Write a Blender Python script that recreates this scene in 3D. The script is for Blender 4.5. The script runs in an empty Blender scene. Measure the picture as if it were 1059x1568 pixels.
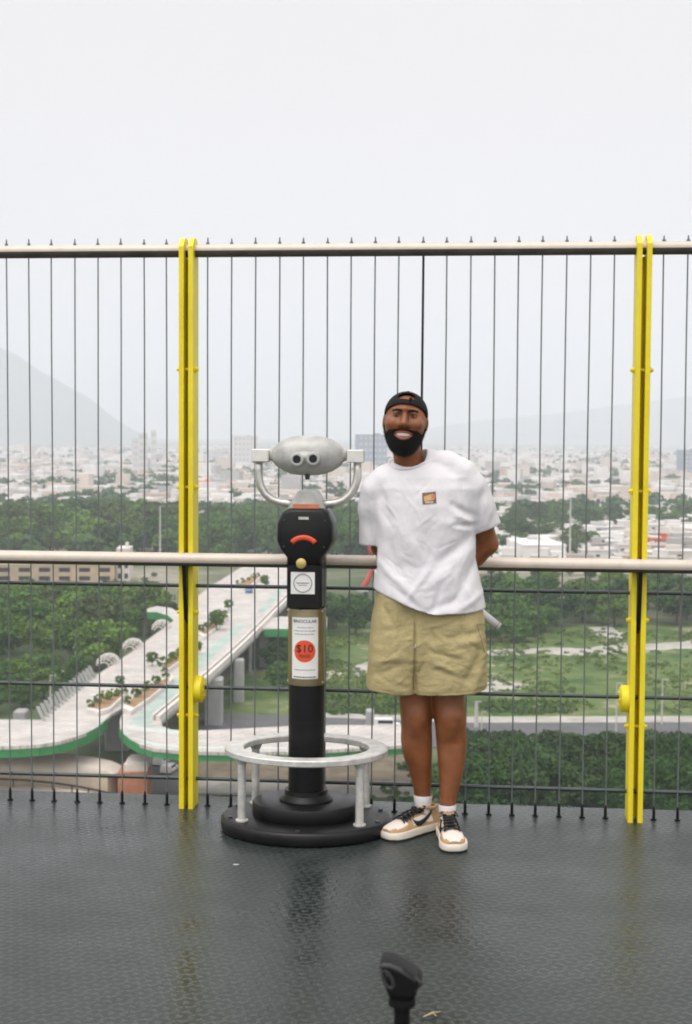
import bpy, math, random
import numpy as np
from mathutils import Vector, Matrix, noise as mnoise

random.seed(7)
rng = np.random.default_rng(7)
C = bpy.context.scene
COL = C.collection

# ---------------------------------------------------------------- camera
PW, PH, FPX = 1059.0, 1568.0, 2178.0
CAM = Vector((0.298, -6.09, 1.643))
PITCH, YAW, ROLL = -0.0545, -0.094, 0.006
fw = Vector((math.sin(YAW)*math.cos(PITCH), math.cos(YAW)*math.cos(PITCH), math.sin(PITCH)))
rt0 = Vector((math.cos(YAW), -math.sin(YAW), 0))
up0 = rt0.cross(fw)
RT = math.cos(ROLL)*rt0 + math.sin(ROLL)*up0
UP = -math.sin(ROLL)*rt0 + math.cos(ROLL)*up0
cd = bpy.data.cameras.new('camera')
cam = bpy.data.objects.new('camera', cd); COL.objects.link(cam)
M = Matrix.Identity(4)
for i in range(3):
    M[i][0] = RT[i]; M[i][1] = UP[i]; M[i][2] = -fw[i]; M[i][3] = CAM[i]
cam.matrix_world = M
cd.sensor_fit = 'VERTICAL'; cd.sensor_height = 36.0; cd.lens = 36.0*FPX/PH
cd.clip_start = 0.05; cd.clip_end = 40000
cd.dof.use_dof = True; cd.dof.focus_distance = 5.75; cd.dof.aperture_fstop = 6.3
C.camera = cam
C.render.resolution_x = 692; C.render.resolution_y = 1024

# ---------------------------------------------------------------- sky, sun, exposure
SUN_EL, SUN_AZ = math.radians(64), math.radians(205)      # azimuth clockwise from +Y: behind the camera, to its left
SUN_DIR = Vector((math.sin(SUN_AZ)*math.cos(SUN_EL), math.cos(SUN_AZ)*math.cos(SUN_EL), math.sin(SUN_EL)))
w = bpy.data.worlds.new("World"); C.world = w; w.use_nodes = True
nt = w.node_tree; nt.nodes.clear()
out = nt.nodes.new('ShaderNodeOutputWorld'); bg = nt.nodes.new('ShaderNodeBackground')
sky = nt.nodes.new('ShaderNodeTexSky'); sky.sky_type = 'NISHITA'; sky.sun_disc = False
sky.sun_elevation = SUN_EL; sky.sun_rotation = SUN_AZ; sky.dust_density = 4.0; sky.air_density = 1.0
hs = nt.nodes.new('ShaderNodeHueSaturation'); hs.inputs['Saturation'].default_value = 0.25
tc = nt.nodes.new('ShaderNodeTexCoord')
dotn = nt.nodes.new('ShaderNodeVectorMath'); dotn.operation = 'DOT_PRODUCT'; dotn.inputs[1].default_value = SUN_DIR
glow = nt.nodes.new('ShaderNodeMapRange'); glow.inputs['From Min'].default_value = 0.15; glow.inputs['From Max'].default_value = 1.0
glow.inputs['To Min'].default_value = 1.0; glow.inputs['To Max'].default_value = 2.4
cl = nt.nodes.new('ShaderNodeTexNoise'); cl.inputs['Scale'].default_value = 1.6; cl.inputs['Detail'].default_value = 5
clr = nt.nodes.new('ShaderNodeMapRange'); clr.inputs['To Min'].default_value = 0.94; clr.inputs['To Max'].default_value = 1.05
cloud = nt.nodes.new('ShaderNodeMix'); cloud.data_type = 'RGBA'; cloud.blend_type = 'MIX'; cloud.inputs[0].default_value = 0.9
cloud.inputs[7].default_value = (9.5, 9.1, 9.05, 1)      # thick white cloud layer
mul = nt.nodes.new('ShaderNodeVectorMath'); mul.operation = 'SCALE'
mm = nt.nodes.new('ShaderNodeMath'); mm.operation = 'MULTIPLY'
L_ = nt.links.new
L_(sky.outputs[0], hs.inputs['Color']); L_(hs.outputs[0], cloud.inputs[6])
L_(tc.outputs['Generated'], dotn.inputs[0]); L_(dotn.outputs['Value'], glow.inputs['Value'])
L_(tc.outputs['Generated'], cl.inputs['Vector']); L_(cl.outputs[0], clr.inputs['Value'])
L_(glow.outputs[0], mm.inputs[0]); L_(clr.outputs[0], mm.inputs[1])
L_(cloud.outputs[2], mul.inputs[0]); L_(mm.outputs[0], mul.inputs['Scale'])
L_(mul.outputs[0], bg.inputs['Color']); bg.inputs['Strength'].default_value = 0.1
L_(bg.outputs[0], out.inputs['Surface'])
sd = bpy.data.lights.new('sun', 'SUN'); sd.energy = 1.3; sd.angle = math.radians(35); sd.color = (1.0, 0.95, 0.88)
so = bpy.data.objects.new('sun', sd); COL.objects.link(so)
so.rotation_euler = (-SUN_DIR).to_track_quat('-Z', 'Y').to_euler(); so.location = (0, 0, 30)
C.view_settings.view_transform = 'Standard'; C.view_settings.look = 'None'
C.view_settings.exposure = 0.0; C.view_settings.gamma = 1.0; C.view_settings.use_curve_mapping = False
C.render.engine = 'CYCLES'
C.cycles.use_denoising = True
C.cycles.volume_bounces = 2
C.cycles.max_bounces = 8
C.cycles.filter_width = 1.9

# ---------------------------------------------------------------- helpers
def ray(px, py):
    return (fw + RT*((px-PW/2)/FPX) + UP*((PH/2-py)/FPX))
def onz(px, py, z):                     # point where the sight line through a photo pixel meets the level z
    d = ray(px, py); t = (z-CAM.z)/d.z
    return CAM + d*t
def ony(px, py, y):
    d = ray(px, py); t = (y-CAM.y)/d.y
    return CAM + d*t
def atd(px, py, dist):
    return CAM + ray(px, py)*dist

ORG = {}
def tag(o, label=None, cat=None, group=None, kind=None):
    if label: o['label'] = label
    if cat: o['category'] = cat
    if group: o['group'] = group
    if kind: o['kind'] = kind
    return o
def empty(name, loc=(0, 0, 0), label=None, cat=None, group=None, rz=0.0):
    o = bpy.data.objects.new(name, None); COL.objects.link(o); o.location = loc
    o.rotation_euler = (0, 0, rz); o.empty_display_size = 0.2
    ORG[o.name] = Vector(loc) if rz == 0 else Vector((0, 0, 0))
    return tag(o, label, cat, group)
def link(name, verts, faces, mats, parent=None, smooth=False, mi=None, loc=None):
    me = bpy.data.meshes.new(name)
    v = np.asarray(verts, dtype=float).reshape(-1, 3)
    org = Vector((0, 0, 0))
    if parent is not None: org = ORG[parent.name]
    elif loc is not None: org = Vector(loc)
    v = v - np.array(org)
    me.from_pydata(v.tolist(), [], [tuple(int(i) for i in f) for f in faces])
    if not isinstance(mats, (list, tuple)): mats = [mats]
    for m in mats: me.materials.append(m)
    if mi is not None: me.polygons.foreach_set('material_index', np.asarray(mi, dtype=np.int32))
    if smooth is True: me.polygons.foreach_set('use_smooth', np.ones(len(me.polygons), dtype=bool))
    me.update()
    o = bpy.data.objects.new(name, me); COL.objects.link(o)
    if parent is not None: o.parent = parent
    else: o.location = org
    ORG[o.name] = org
    if smooth == 'auto':
        me.polygons.foreach_set('use_smooth', np.ones(len(me.polygons), dtype=bool))
        me.set_sharp_from_angle(angle=math.radians(38))
    return o

class MB:
    def __init__(s): s.v = []; s.f = []; s.m = []; s.cur = 0
    def add(s, vs, fs):
        b = len(s.v); s.v += [tuple(p) for p in vs]
        s.f += [tuple(i+b for i in f) for f in fs]; s.m += [s.cur]*len(fs); return s
    def obox(s, c, ax, ay, az, bev=0.0):
        c, ax, ay, az = map(Vector, (c, ax, ay, az))
        if bev <= 0:
            vs = [c+sx*ax+sy*ay+sz*az for sz in (-1, 1) for sx, sy in ((-1, -1), (1, -1), (1, 1), (-1, 1))]
            return s.add(vs, [(3, 2, 1, 0), (4, 5, 6, 7), (0, 1, 5, 4), (1, 2, 6, 5), (2, 3, 7, 6), (3, 0, 4, 7)])
        lx, ly, lz = ax.length, ay.length, az.length
        ux, uy, uz = ax/lx, ay/ly, az/lz; b = min(bev, lx*.49, ly*.49, lz*.49)
        rings = []
        for h, ins in ((-lz, b), (-lz+b, 0), (lz-b, 0), (lz, b)):
            X, Y = lx-ins, ly-ins; k = b*.999 if ins == 0 else b*.999
            pts = [(-X+k, -Y), (X-k, -Y), (X, -Y+k), (X, Y-k), (X-k, Y), (-X+k, Y), (-X, Y-k), (-X, -Y+k)]
            rings.append([c+ux*px+uy*py+uz*h for px, py in pts])
        return s.rings(rings)
    def box(s, x0, x1, y0, y1, z0, z1, bev=0.0):
        return s.obox(((x0+x1)/2, (y0+y1)/2, (z0+z1)/2), ((x1-x0)/2, 0, 0), (0, (y1-y0)/2, 0), (0, 0, (z1-z0)/2), bev)
    def rings(s, R, cap=True, close=False):
        n = len(R[0]); vs = [p for r in R for p in r]; fs = []
        k = len(R)
        for i in range(k if close else k-1):
            a, b = i*n, ((i+1) % k)*n
            for j in range(n):
                j2 = (j+1) % n; fs.append((a+j, a+j2, b+j2, b+j))
        if cap and not close:
            fs.append(tuple(reversed(range(n)))); fs.append(tuple((k-1)*n+j for j in range(n)))
        return s.add(vs, fs)
    def cyl(s, p0, p1, r0, r1=None, n=16, cap=True):
        r1 = r0 if r1 is None else r1
        p0, p1 = Vector(p0), Vector(p1); d = (p1-p0).normalized()
        u = d.orthogonal().normalized(); v = d.cross(u)
        return s.rings([[p+u*(math.cos(2*math.pi*j/n)*r)+v*(math.sin(2*math.pi*j/n)*r) for j in range(n)] for p, r in ((p0, r0), (p1, r1))], cap)
    def tube(s, path, r, n=10, cap=True, close=False):
        P = [Vector(p) for p in path]; R = []; k = len(P)
        rr = r if isinstance(r, (list, tuple)) else [r]*k
        u = None
        for i, p in enumerate(P):
            a = P[(i-1) % k] if close else P[max(i-1, 0)]; b = P[(i+1) % k] if close else P[min(i+1, k-1)]
            d = (b-a).normalized()
            if u is None: u = d.orthogonal().normalized()
            u = (u-d*u.dot(d)).normalized(); v = d.cross(u)
            R.append([p+u*(math.cos(2*math.pi*j/n)*rr[i])+v*(math.sin(2*math.pi*j/n)*rr[i]) for j in range(n)])
        return s.rings(R, cap, close)
    def lathe(s, prof, c, n=48, sy=1.0, cap=True):
        c = Vector(c)
        return s.rings([[c+Vector((r*math.cos(2*math.pi*j/n), r*sy*math.sin(2*math.pi*j/n), z)) for j in range(n)] for r, z in prof], cap)
    def ell(s, c, r, nu=20, nv=12, rot=None):
        c = Vector(c); R = []
        for i in range(nv+1):
            th = math.pi*(i/nv); rr = max(math.sin(th), .01)
            ring = []
            for j in range(nu):
                p = Vector((r[0]*rr*math.cos(2*math.pi*j/nu), r[1]*rr*math.sin(2*math.pi*j/nu), -r[2]*math.cos(th)))
                ring.append(c+(rot @ p if rot else p))
            R.append(ring)
        return s.rings(R)
    def prism(s, pts, dz):              # pts: top outline of 3D points, extruded by vector dz
        pts = [Vector(p) for p in pts]; n = len(pts); dz = Vector(dz)
        vs = pts+[p+dz for p in pts]
        fs = [tuple(range(n)), tuple(reversed(range(n, 2*n)))]
        fs += [(i, i+n, (i+1) % n+n, (i+1) % n) for i in range(n)]
        return s.add(vs, fs)
    def build(s, name, mats, parent=None, smooth=False, loc=None):
        return link(name, s.v, s.f, mats, parent, smooth, s.m, loc)

# ---------------------------------------------------------------- materials
MATS = {}
def mat(name, col, rough=0.6, metal=0.0, var=0.12, scale=6.0, bump=0.0, bscale=60.0, spec=0.5, col2=None, coat=0.0, rvar=0.08, rand=0.0, coords='Object', detail=6):
    if name in MATS: return MATS[name]
    m = bpy.data.materials.new(name); m.use_nodes = True; MATS[name] = m
    t = m.node_tree; p = t.nodes['Principled BSDF']
    p.inputs['Metallic'].default_value = metal; p.inputs['Specular IOR Level'].default_value = spec
    p.inputs['Coat Weight'].default_value = coat; p.inputs['Coat Roughness'].default_value = .15
    tc = t.nodes.new('ShaderNodeTexCoord'); n = t.nodes.new('ShaderNodeTexNoise')
    n.inputs['Scale'].default_value = scale; n.inputs['Detail'].default_value = detail; n.inputs['Roughness'].default_value = .6
    t.links.new(tc.outputs[coords], n.inputs['Vector'])
    mr = t.nodes.new('ShaderNodeMapRange'); mr.inputs['From Min'].default_value = .3; mr.inputs['From Max'].default_value = .7
    t.links.new(n.outputs[0], mr.inputs['Value'])
    mx = t.nodes.new('ShaderNodeMix'); mx.data_type = 'RGBA'
    c2 = col2 if col2 else tuple(min(1, c*(1+var)) for c in col)
    c1 = col if col2 else tuple(c*(1-var) for c in col)
    mx.inputs[6].default_value = (*c1, 1); mx.inputs[7].default_value = (*c2, 1)
    t.links.new(mr.outputs[0], mx.inputs[0])
    src = mx.outputs[2]
    if rand > 0:
        oi = t.nodes.new('ShaderNodeObjectInfo'); r2 = t.nodes.new('ShaderNodeMapRange')
        r2.inputs['To Min'].default_value = 1-rand; r2.inputs['To Max'].default_value = 1+rand
        t.links.new(oi.outputs['Random'], r2.inputs['Value'])
        sc = t.nodes.new('ShaderNodeVectorMath'); sc.operation = 'SCALE'
        t.links.new(src, sc.inputs[0]); t.links.new(r2.outputs[0], sc.inputs['Scale']); src = sc.outputs[0]
    t.links.new(src, p.inputs['Base Color'])
    rr = t.nodes.new('ShaderNodeMapRange'); rr.inputs['To Min'].default_value = max(0, rough-rvar); rr.inputs['To Max'].default_value = min(1, rough+rvar)
    t.links.new(n.outputs[0], rr.inputs['Value']); t.links.new(rr.outputs[0], p.inputs['Roughness'])
    if bump > 0:
        b = t.nodes.new('ShaderNodeBump'); b.inputs['Strength'].default_value = bump; b.inputs['Distance'].default_value = .01
        nb = t.nodes.new('ShaderNodeTexNoise'); nb.inputs['Scale'].default_value = bscale; nb.inputs['Detail'].default_value = 4
        t.links.new(tc.outputs[coords], nb.inputs['Vector']); t.links.new(nb.outputs[0], b.inputs['Height'])
        t.links.new(b.outputs[0], p.inputs['Normal'])
    return m

def ramp_mat(name, cols, rough=.8, scale=.02, detail=8):      # several ground colours mixed by noise
    m = bpy.data.materials.new(name); m.use_nodes = True
    t = m.node_tree; p = t.nodes['Principled BSDF']; p.inputs['Roughness'].default_value = rough
    p.inputs['Specular IOR Level'].default_value = .2
    tc = t.nodes.new('ShaderNodeTexCoord'); n = t.nodes.new('ShaderNodeTexNoise')
    n.inputs['Scale'].default_value = scale; n.inputs['Detail'].default_value = detail; n.inputs['Roughness'].default_value = .65
    t.links.new(tc.outputs['Object'], n.inputs['Vector'])
    r = t.nodes.new('ShaderNodeValToRGB'); e = r.color_ramp.elements
    while len(e) < len(cols): e.new(.5)
    for i, (pos, c) in enumerate(cols): e[i].position = pos; e[i].color = (*c, 1)
    t.links.new(n.outputs[0], r.inputs[0]); t.links.new(r.outputs[0], p.inputs['Base Color'])
    return m

yellow = mat('yellow_paint', (.76, .61, .015), .45, var=.06, scale=4.5, bump=.15, bscale=70, col2=(.88, .73, .02))
def add_wear(m, col, thr=.66, scale=26):       # chips and rust specks
    t = m.node_tree; p = t.nodes['Principled BSDF']; src = p.inputs['Base Color'].links[0].from_socket
    tc = t.nodes.new('ShaderNodeTexCoord'); n = t.nodes.new('ShaderNodeTexNoise'); n.inputs['Scale'].default_value = scale; n.inputs['Detail'].default_value = 8; n.inputs['Roughness'].default_value = .7
    mp = t.nodes.new('ShaderNodeMapping'); mp.inputs['Scale'].default_value = (1, 1, .35); t.links.new(tc.outputs['Object'], mp.inputs['Vector']); t.links.new(mp.outputs[0], n.inputs['Vector'])
    r = t.nodes.new('ShaderNodeMapRange'); r.inputs['From Min'].default_value = thr; r.inputs['From Max'].default_value = thr+.05; t.links.new(n.outputs[0], r.inputs['Value'])
    x = t.nodes.new('ShaderNodeMix'); x.data_type = 'RGBA'; t.links.new(r.outputs[0], x.inputs[0]); t.links.new(src, x.inputs[6]); x.inputs[7].default_value = (*col, 1); t.links.new(x.outputs[2], p.inputs['Base Color'])
add_wear(yellow, (.30, .17, .03), .67)
rail_m = mat('galvanised_rail', (.60, .53, .45), .45, .15, var=.08, scale=14)
wire_m = mat('dark_wire_rope', (.15, .17, .18), .5, .2, bump=.3, bscale=400)
rod_m = mat('dark_steel_rod', (.06, .07, .072), .32, .5)
black_m = mat('black_paint', (.007, .007, .008), .36, spec=.32, var=.3, bump=.05, bscale=40)
blacksoft = mat('black_plastic', (.006, .006, .0065), .5, spec=.2, var=.3, bump=.1, bscale=60)
grey_m = mat('grey_hammered_metal', (.45, .45, .425), .42, .15, var=.20, scale=18, bump=.12, bscale=120)
steel_m = mat('brushed_steel', (.68, .66, .62), .33, .7, var=.12, scale=12)
ring_m = mat('worn_aluminium', (.62, .61, .58), .45, .3, var=.22, scale=22, bump=.1, bscale=80)
white_m = mat('white_enamel', (.80, .79, .76), .45, var=.04)
brass_m = mat('brassy_steel_plate', (.36, .30, .18), .30, .8, var=.25, scale=8)
red_m = mat('red_orange_plastic', (.72, .085, .03), .45, var=.06)
orange_m = mat('copper_label', (.60, .20, .10), .45, var=.15, scale=60)
gold_m = mat('gold_button', (.62, .47, .17), .35, .6)
ink_m = mat('dark_ink', (.02, .02, .02), .7)
inkgrey = mat('grey_ink', (.28, .28, .28), .7)
lens_m = mat('dark_lens', (.004, .004, .005), .08)

# ================================================================= SETTING
GZ = -55.0
# deck: wet dark chequer plate
def deck_material():
    m = bpy.data.materials.new('wet_chequer_plate'); m.use_nodes = True
    t = m.node_tree; p = t.nodes['Principled BSDF']; N = t.nodes.new; K = t.links.new
    tc = N('ShaderNodeTexCoord')
    n1 = N('ShaderNodeTexNoise'); n1.inputs['Scale'].default_value = 1.1; n1.inputs['Detail'].default_value = 7; n1.inputs['Roughness'].default_value = .62
    n2 = N('ShaderNodeTexNoise'); n2.inputs['Scale'].default_value = 9; n2.inputs['Detail'].default_value = 6
    K(tc.outputs['Object'], n1.inputs['Vector']); K(tc.outputs['Object'], n2.inputs['Vector'])
    r = N('ShaderNodeValToRGB'); e = r.color_ramp.elements
    e[0].position = .35; e[0].color = (.014, .020, .018, 1); e[1].position = .68; e[1].color = (.034, .044, .040, 1)
    mx = N('ShaderNodeMath'); mx.operation = 'MULTIPLY_ADD'; mx.inputs[1].default_value = .35
    K(n2.outputs[0], mx.inputs[0])
    m7 = N('ShaderNodeMath'); m7.operation = 'MULTIPLY'; m7.inputs[1].default_value = .66; K(n1.outputs[0], m7.inputs[0])
    K(m7.outputs[0], mx.inputs[2]); K(mx.outputs[0], r.inputs[0]); K(r.outputs[0], p.inputs['Base Color'])
    rr = N('ShaderNodeMapRange'); rr.inputs['From Min'].default_value = .35; rr.inputs['From Max'].default_value = .65
    rr.inputs['To Min'].default_value = .14; rr.inputs['To Max'].default_value = .50
    K(n1.outputs[0], rr.inputs['Value']); K(rr.outputs[0], p.inputs['Roughness'])
    p.inputs['Specular IOR Level'].default_value = .35
    # raised lozenges: two rotated sets of short bars
    sep = N('ShaderNodeSeparateXYZ'); K(tc.outputs['Object'], sep.inputs[0])
    def bars(ang, off):
        mp = N('ShaderNodeMapping'); mp.inputs['Rotation'].default_value = (0, 0, ang); mp.inputs['Location'].default_value = off
        mp.inputs['Scale'].default_value = (58, 58, 58); K(tc.outputs['Object'], mp.inputs['Vector'])
        s2 = N('ShaderNodeSeparateXYZ'); K(mp.outputs[0], s2.inputs[0]); res = []
        for k, (o, pw) in enumerate((('X', 1.0), ('Y', .5))):
            f = N('ShaderNodeMath'); f.operation = 'SINE'; g = N('ShaderNodeMath'); g.operation = 'MULTIPLY'; g.inputs[1].default_value = 2*math.pi*pw*.5
            K(s2.outputs[o], g.inputs[0]); K(g.outputs[0], f.inputs[0]); res.append(f)
        h = N('ShaderNodeMath'); h.operation = 'MULTIPLY'; K(res[0].outputs[0], h.inputs[0]); K(res[1].outputs[0], h.inputs[1])
        c = N('ShaderNodeMapRange'); c.inputs['From Min'].default_value = .25; c.inputs['From Max'].default_value = .8; K(h.outputs[0], c.inputs['Value'])
        return c
    a = bars(math.radians(45), (0, 0, 0)); b = bars(math.radians(-45), (.35, .2, 0))
    mxx = N('ShaderNodeMath'); mxx.operation = 'MAXIMUM'; K(a.outputs[0], mxx.inputs[0]); K(b.outputs[0], mxx.inputs[1])
    bp = N('ShaderNodeBump'); bp.inputs['Strength'].default_value = .36; bp.inputs['Distance'].default_value = .0026
    K(mxx.outputs[0], bp.inputs['Height'])
    worn = N('ShaderNodeMix'); worn.data_type = 'RGBA'; worn.blend_type = 'MIX'; wf = N('ShaderNodeMath'); wf.operation = 'MULTIPLY'; wf.inputs[1].default_value = .28
    K(mxx.outputs[0], wf.inputs[0]); K(wf.outputs[0], worn.inputs[0]); K(r.outputs[0], worn.inputs[6]); worn.inputs[7].default_value = (.10, .11, .105, 1); K(worn.outputs[2], p.inputs['Base Color'])
    b2 = N('ShaderNodeBump'); b2.inputs['Strength'].default_value = .10; b2.inputs['Distance'].default_value = .01
    K(n2.outputs[0], b2.inputs['Height']); K(bp.outputs[0], b2.inputs['Normal']); K(b2.outputs[0], p.inputs['Normal'])
    return m
d = MB(); d.box(-9, 9, -16, 0.20, -0.30, 0.0)
deck = d.build('deck', deck_material()); tag(deck, 'wet dark grey chequer plate floor of the viewing deck', kind='structure')

ground_m = ramp_mat('valley_ground', [(.30, (.035, .06, .022)), (.47, (.07, .10, .04)), (.56, (.16, .16, .10)), (.68, (.34, .31, .26))], scale=.012)
g = MB(); g.add([(-13000, -3000, GZ), (13000, -3000, GZ), (13000, 14000, GZ), (-13000, 14000, GZ)], [(0, 1, 2, 3)])
tag(g.build('ground', ground_m), kind='structure')

def sheet(name, px, z, m, lift=0.0, rough=0.0):
    mb = MB(); pts = [onz(x, y, z) for x, y in px]
    if rough:
        q_ = []
        for a, b in zip(pts, pts[1:]+pts[:1]):
            k = max(1, int((b-a).length/1.5))
            for i in range(k):
                p = a.lerp(b, i/k); n_ = mnoise.noise_vector(p*.13)*rough+mnoise.noise_vector(p*.45)*rough*.4; q_.append(p+Vector((n_.x, n_.y*2.2, 0)))
        pts = q_
    pts = [(p.x, p.y, z+lift) for p in pts]
    mb.prism(pts, (0, 0, -.004 if lift < .02 else -lift+.004))
    o = mb.build(name, m); return tag(o, kind='structure')
asphalt = mat('asphalt', (.10, .10, .105), .75, var=.2, scale=.3)
gravel = ramp_mat('pale_gravel', [(.35, (.30, .29, .25)), (.6, (.46, .44, .40))], scale=.15)
meadow_m = ramp_mat('meadow', [(.30, (.030, .065, .015)), (.42, (.055, .105, .022)), (.50, (.095, .15, .035)), (.57, (.13, .16, .06)), (.66, (.30, .29, .20))], scale=.085, detail=12)
scrub_m = ramp_mat('dark_scrub', [(.35, (.025, .05, .018)), (.6, (.05, .085, .03))], scale=.1)
earth_m = ramp_mat('brown_earth', [(.35, (.11, .085, .055)), (.6, (.20, .17, .12))], scale=.2)
city_m = ramp_mat('city_ground', [(.38, (.10, .13, .08)), (.50, (.36, .33, .30)), (.62, (.46, .43, .40))], scale=.02)
sheet('meadow', [(300, 1100), (1300, 1105), (1300, 955), (480, 955), (430, 985), (300, 1080)], GZ, meadow_m, .05)
sheet('city_ground', [(-300, 862), (-300, 690), (1400, 690), (1400, 880), (700, 878), (440, 862)], GZ, city_m, .05)
sheet('dirt_path', [(700, 1000), (800, 994), (900, 992), (960, 985), (1250, 975), (1250, 984), (965, 997), (900, 1003), (800, 1002), (700, 1006)], GZ, gravel, .10, 1.6)
sheet('gravel_patch', [(700, 1050), (760, 1043), (810, 1045), (800, 1056), (740, 1060), (700, 1062)], GZ, gravel, .10, 3.0)
sheet('gravel_patch', [(480, 1030), (520, 1022), (600, 1008), (620, 1014), (560, 1035), (500, 1042)], GZ, gravel, .10, 3.0)
sheet('gravel_patch', [(900, 962), (935, 955), (955, 975), (935, 978), (915, 972)], GZ, gravel, .10, 3.0)
sheet('road', [(300, 1119), (300, 1092), (500, 1098), (700, 1106), (1300, 1108), (1300, 1150), (700, 1150), (500, 1124)], GZ, asphalt, .12)
sheet('pavement', [(480, 1093), (700, 1099), (1300, 1097), (1300, 1107), (700, 1108), (480, 1099)], GZ, gravel, .22)
sheet('road', [(180, 1240), (235, 1140), (320, 1140), (330, 1240)], GZ, asphalt, .12)
sheet('earth_bank', [(305, 1150), (640, 1150), (660, 1200), (305, 1200)], GZ, earth_m, .15)
sheet('pavement', [(290, 1193), (640, 1200), (640, 1222), (290, 1216)], GZ, gravel, .22)
sheet('footpath', [(-150, 1018), (0, 1024), (90, 1026), (160, 1031), (160, 1035), (90, 1030), (0, 1029), (-150, 1023)], GZ, gravel, .10)
sheet('street', [(905, 860), (918, 822), (926, 800), (934, 800), (945, 825), (950, 862)], GZ, asphalt, .12)

# distant mountain
def ridge(name, pts, dist, depth, m, label):
    P = []
    for px, py in pts:
        r = ray(px, py); t = dist/math.hypot(r.x, r.y); P.append((CAM+r*t))
    n = len(P); k = 24; V = []; F = []
    fwd = Vector((math.sin(YAW), math.cos(YAW), 0))
    for j in range(k+1):
        u = j/k                                   # 0 front foot .. .5 crest .. 1 rear foot
        hgt = 1-abs(2*u-1)**1.25
        for i, p in enumerate(P):
            q = p+fwd*((u-.5)*depth)
            nz = mnoise.fractal(Vector((q.x*.0016, q.y*.0016, 3.1)), .9, 2.1, 6)
            z = GZ-2+(p.z-GZ)*max(hgt, 0)*(1+.22*nz*(1-hgt))
            V.append((q.x, q.y, z))
    for j in range(k):
        for i in range(n-1):
            a = j*n+i; F.append((a, a+1, a+n+1, a+n))
    o = link(name, V, F, m, smooth=True); tag(o, label, kind='structure'); return o
mount_m = mat('mountain_scrub', (.06, .085, .06), .9, var=.3, scale=.004, spec=.1)
def dense(pts, n):
    xs = np.linspace(pts[0][0], pts[-1][0], n); ys = np.interp(xs, [p[0] for p in pts], [p[1] for p in pts])
    ys = ys+np.array([2.5*mnoise.noise(Vector((x*.03, 1.7, .2))) for x in xs]); return list(zip(xs, ys))
ridge('mountain', dense([(-700, 540), (-400, 500), (-200, 500), (-60, 505), (0, 531), (20, 540), (60, 567), (100, 590), (140, 610), (170, 640), (200, 664), (240, 690)], 90), 9300, 3000, mount_m, 'faint blue mountain in the haze at the left')
ridge('hills', dense([(560, 690), (660, 655), (760, 640), (860, 632), (960, 618), (1100, 600), (1300, 590), (1600, 640)], 60), 12300, 2600, mount_m, 'very faint hills behind the city')
# ================================================================= SAFETY FENCE
POSTS = [-2.91, -.97, .97, 2.91]
RAILZ, TOPZ = 1.100, 2.433
fence = empty('safety_fence', (0, 0, 0), 'tall cable fence with yellow double posts and pale round rails along the deck edge', 'fence')
mb = MB(); mb.tube([(x, .03, TOPZ) for x in np.linspace(-3.6, 3.6, 13)], .0275, 20); tr = mb.build('top_rail', rail_m, fence, 'auto')
def underside_shade(y, z, r, a0, a1, par):      # added dark shell that paints the shade under a rail
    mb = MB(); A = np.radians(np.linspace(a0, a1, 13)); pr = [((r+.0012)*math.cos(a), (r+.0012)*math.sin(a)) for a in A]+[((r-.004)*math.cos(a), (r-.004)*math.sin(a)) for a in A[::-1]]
    mb.rings([[(x, y+p, z+q) for p, q in pr] for x in (-3.6, 3.6)]); mb.build('underside_shade', shade_m, par, 'auto')
shade_m = mat('rail_shade_brown', (.085, .078, .066), .6, .2, var=.3, scale=9)
underside_shade(.03, TOPZ, .0275, 186, 354, tr)
mb = MB()
for x0, x1 in zip([-3.6, -.969, .9715], [-.9715, .969, 3.6]):
    mb.cyl((x0, -.060, RAILZ), (x1, -.060, RAILZ), .0285, n=24)
mb.cyl((-3.6, -.060, RAILZ), (3.6, -.060, RAILZ), .0268, n=20)
hr = mb.build('handrail', rail_m, fence, 'auto'); underside_shade(-.060, RAILZ, .0285, 207, 345, hr)
ZR = [(ony(289, a, .03).z+ony(970, b, .03).z)/2 for a, b in ((899, 906), (1054, 1067), (1195, 1210))]
for z in ZR:
    mb = MB(); mb.cyl((-3.6, .042, z), (3.6, .042, z), .0085, n=12); mb.build('cross_rod', rod_m, fence, 'auto')
ZB = [(ony(285, a, 0).z+ony(980, b, 0).z)/2 for a, b in ((566, 566), (748, 751), (941, 947), (1101, 1108))]
ZD = (ony(293, 1061, .0).z+ony(955, 1067, .0).z)/2
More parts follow.
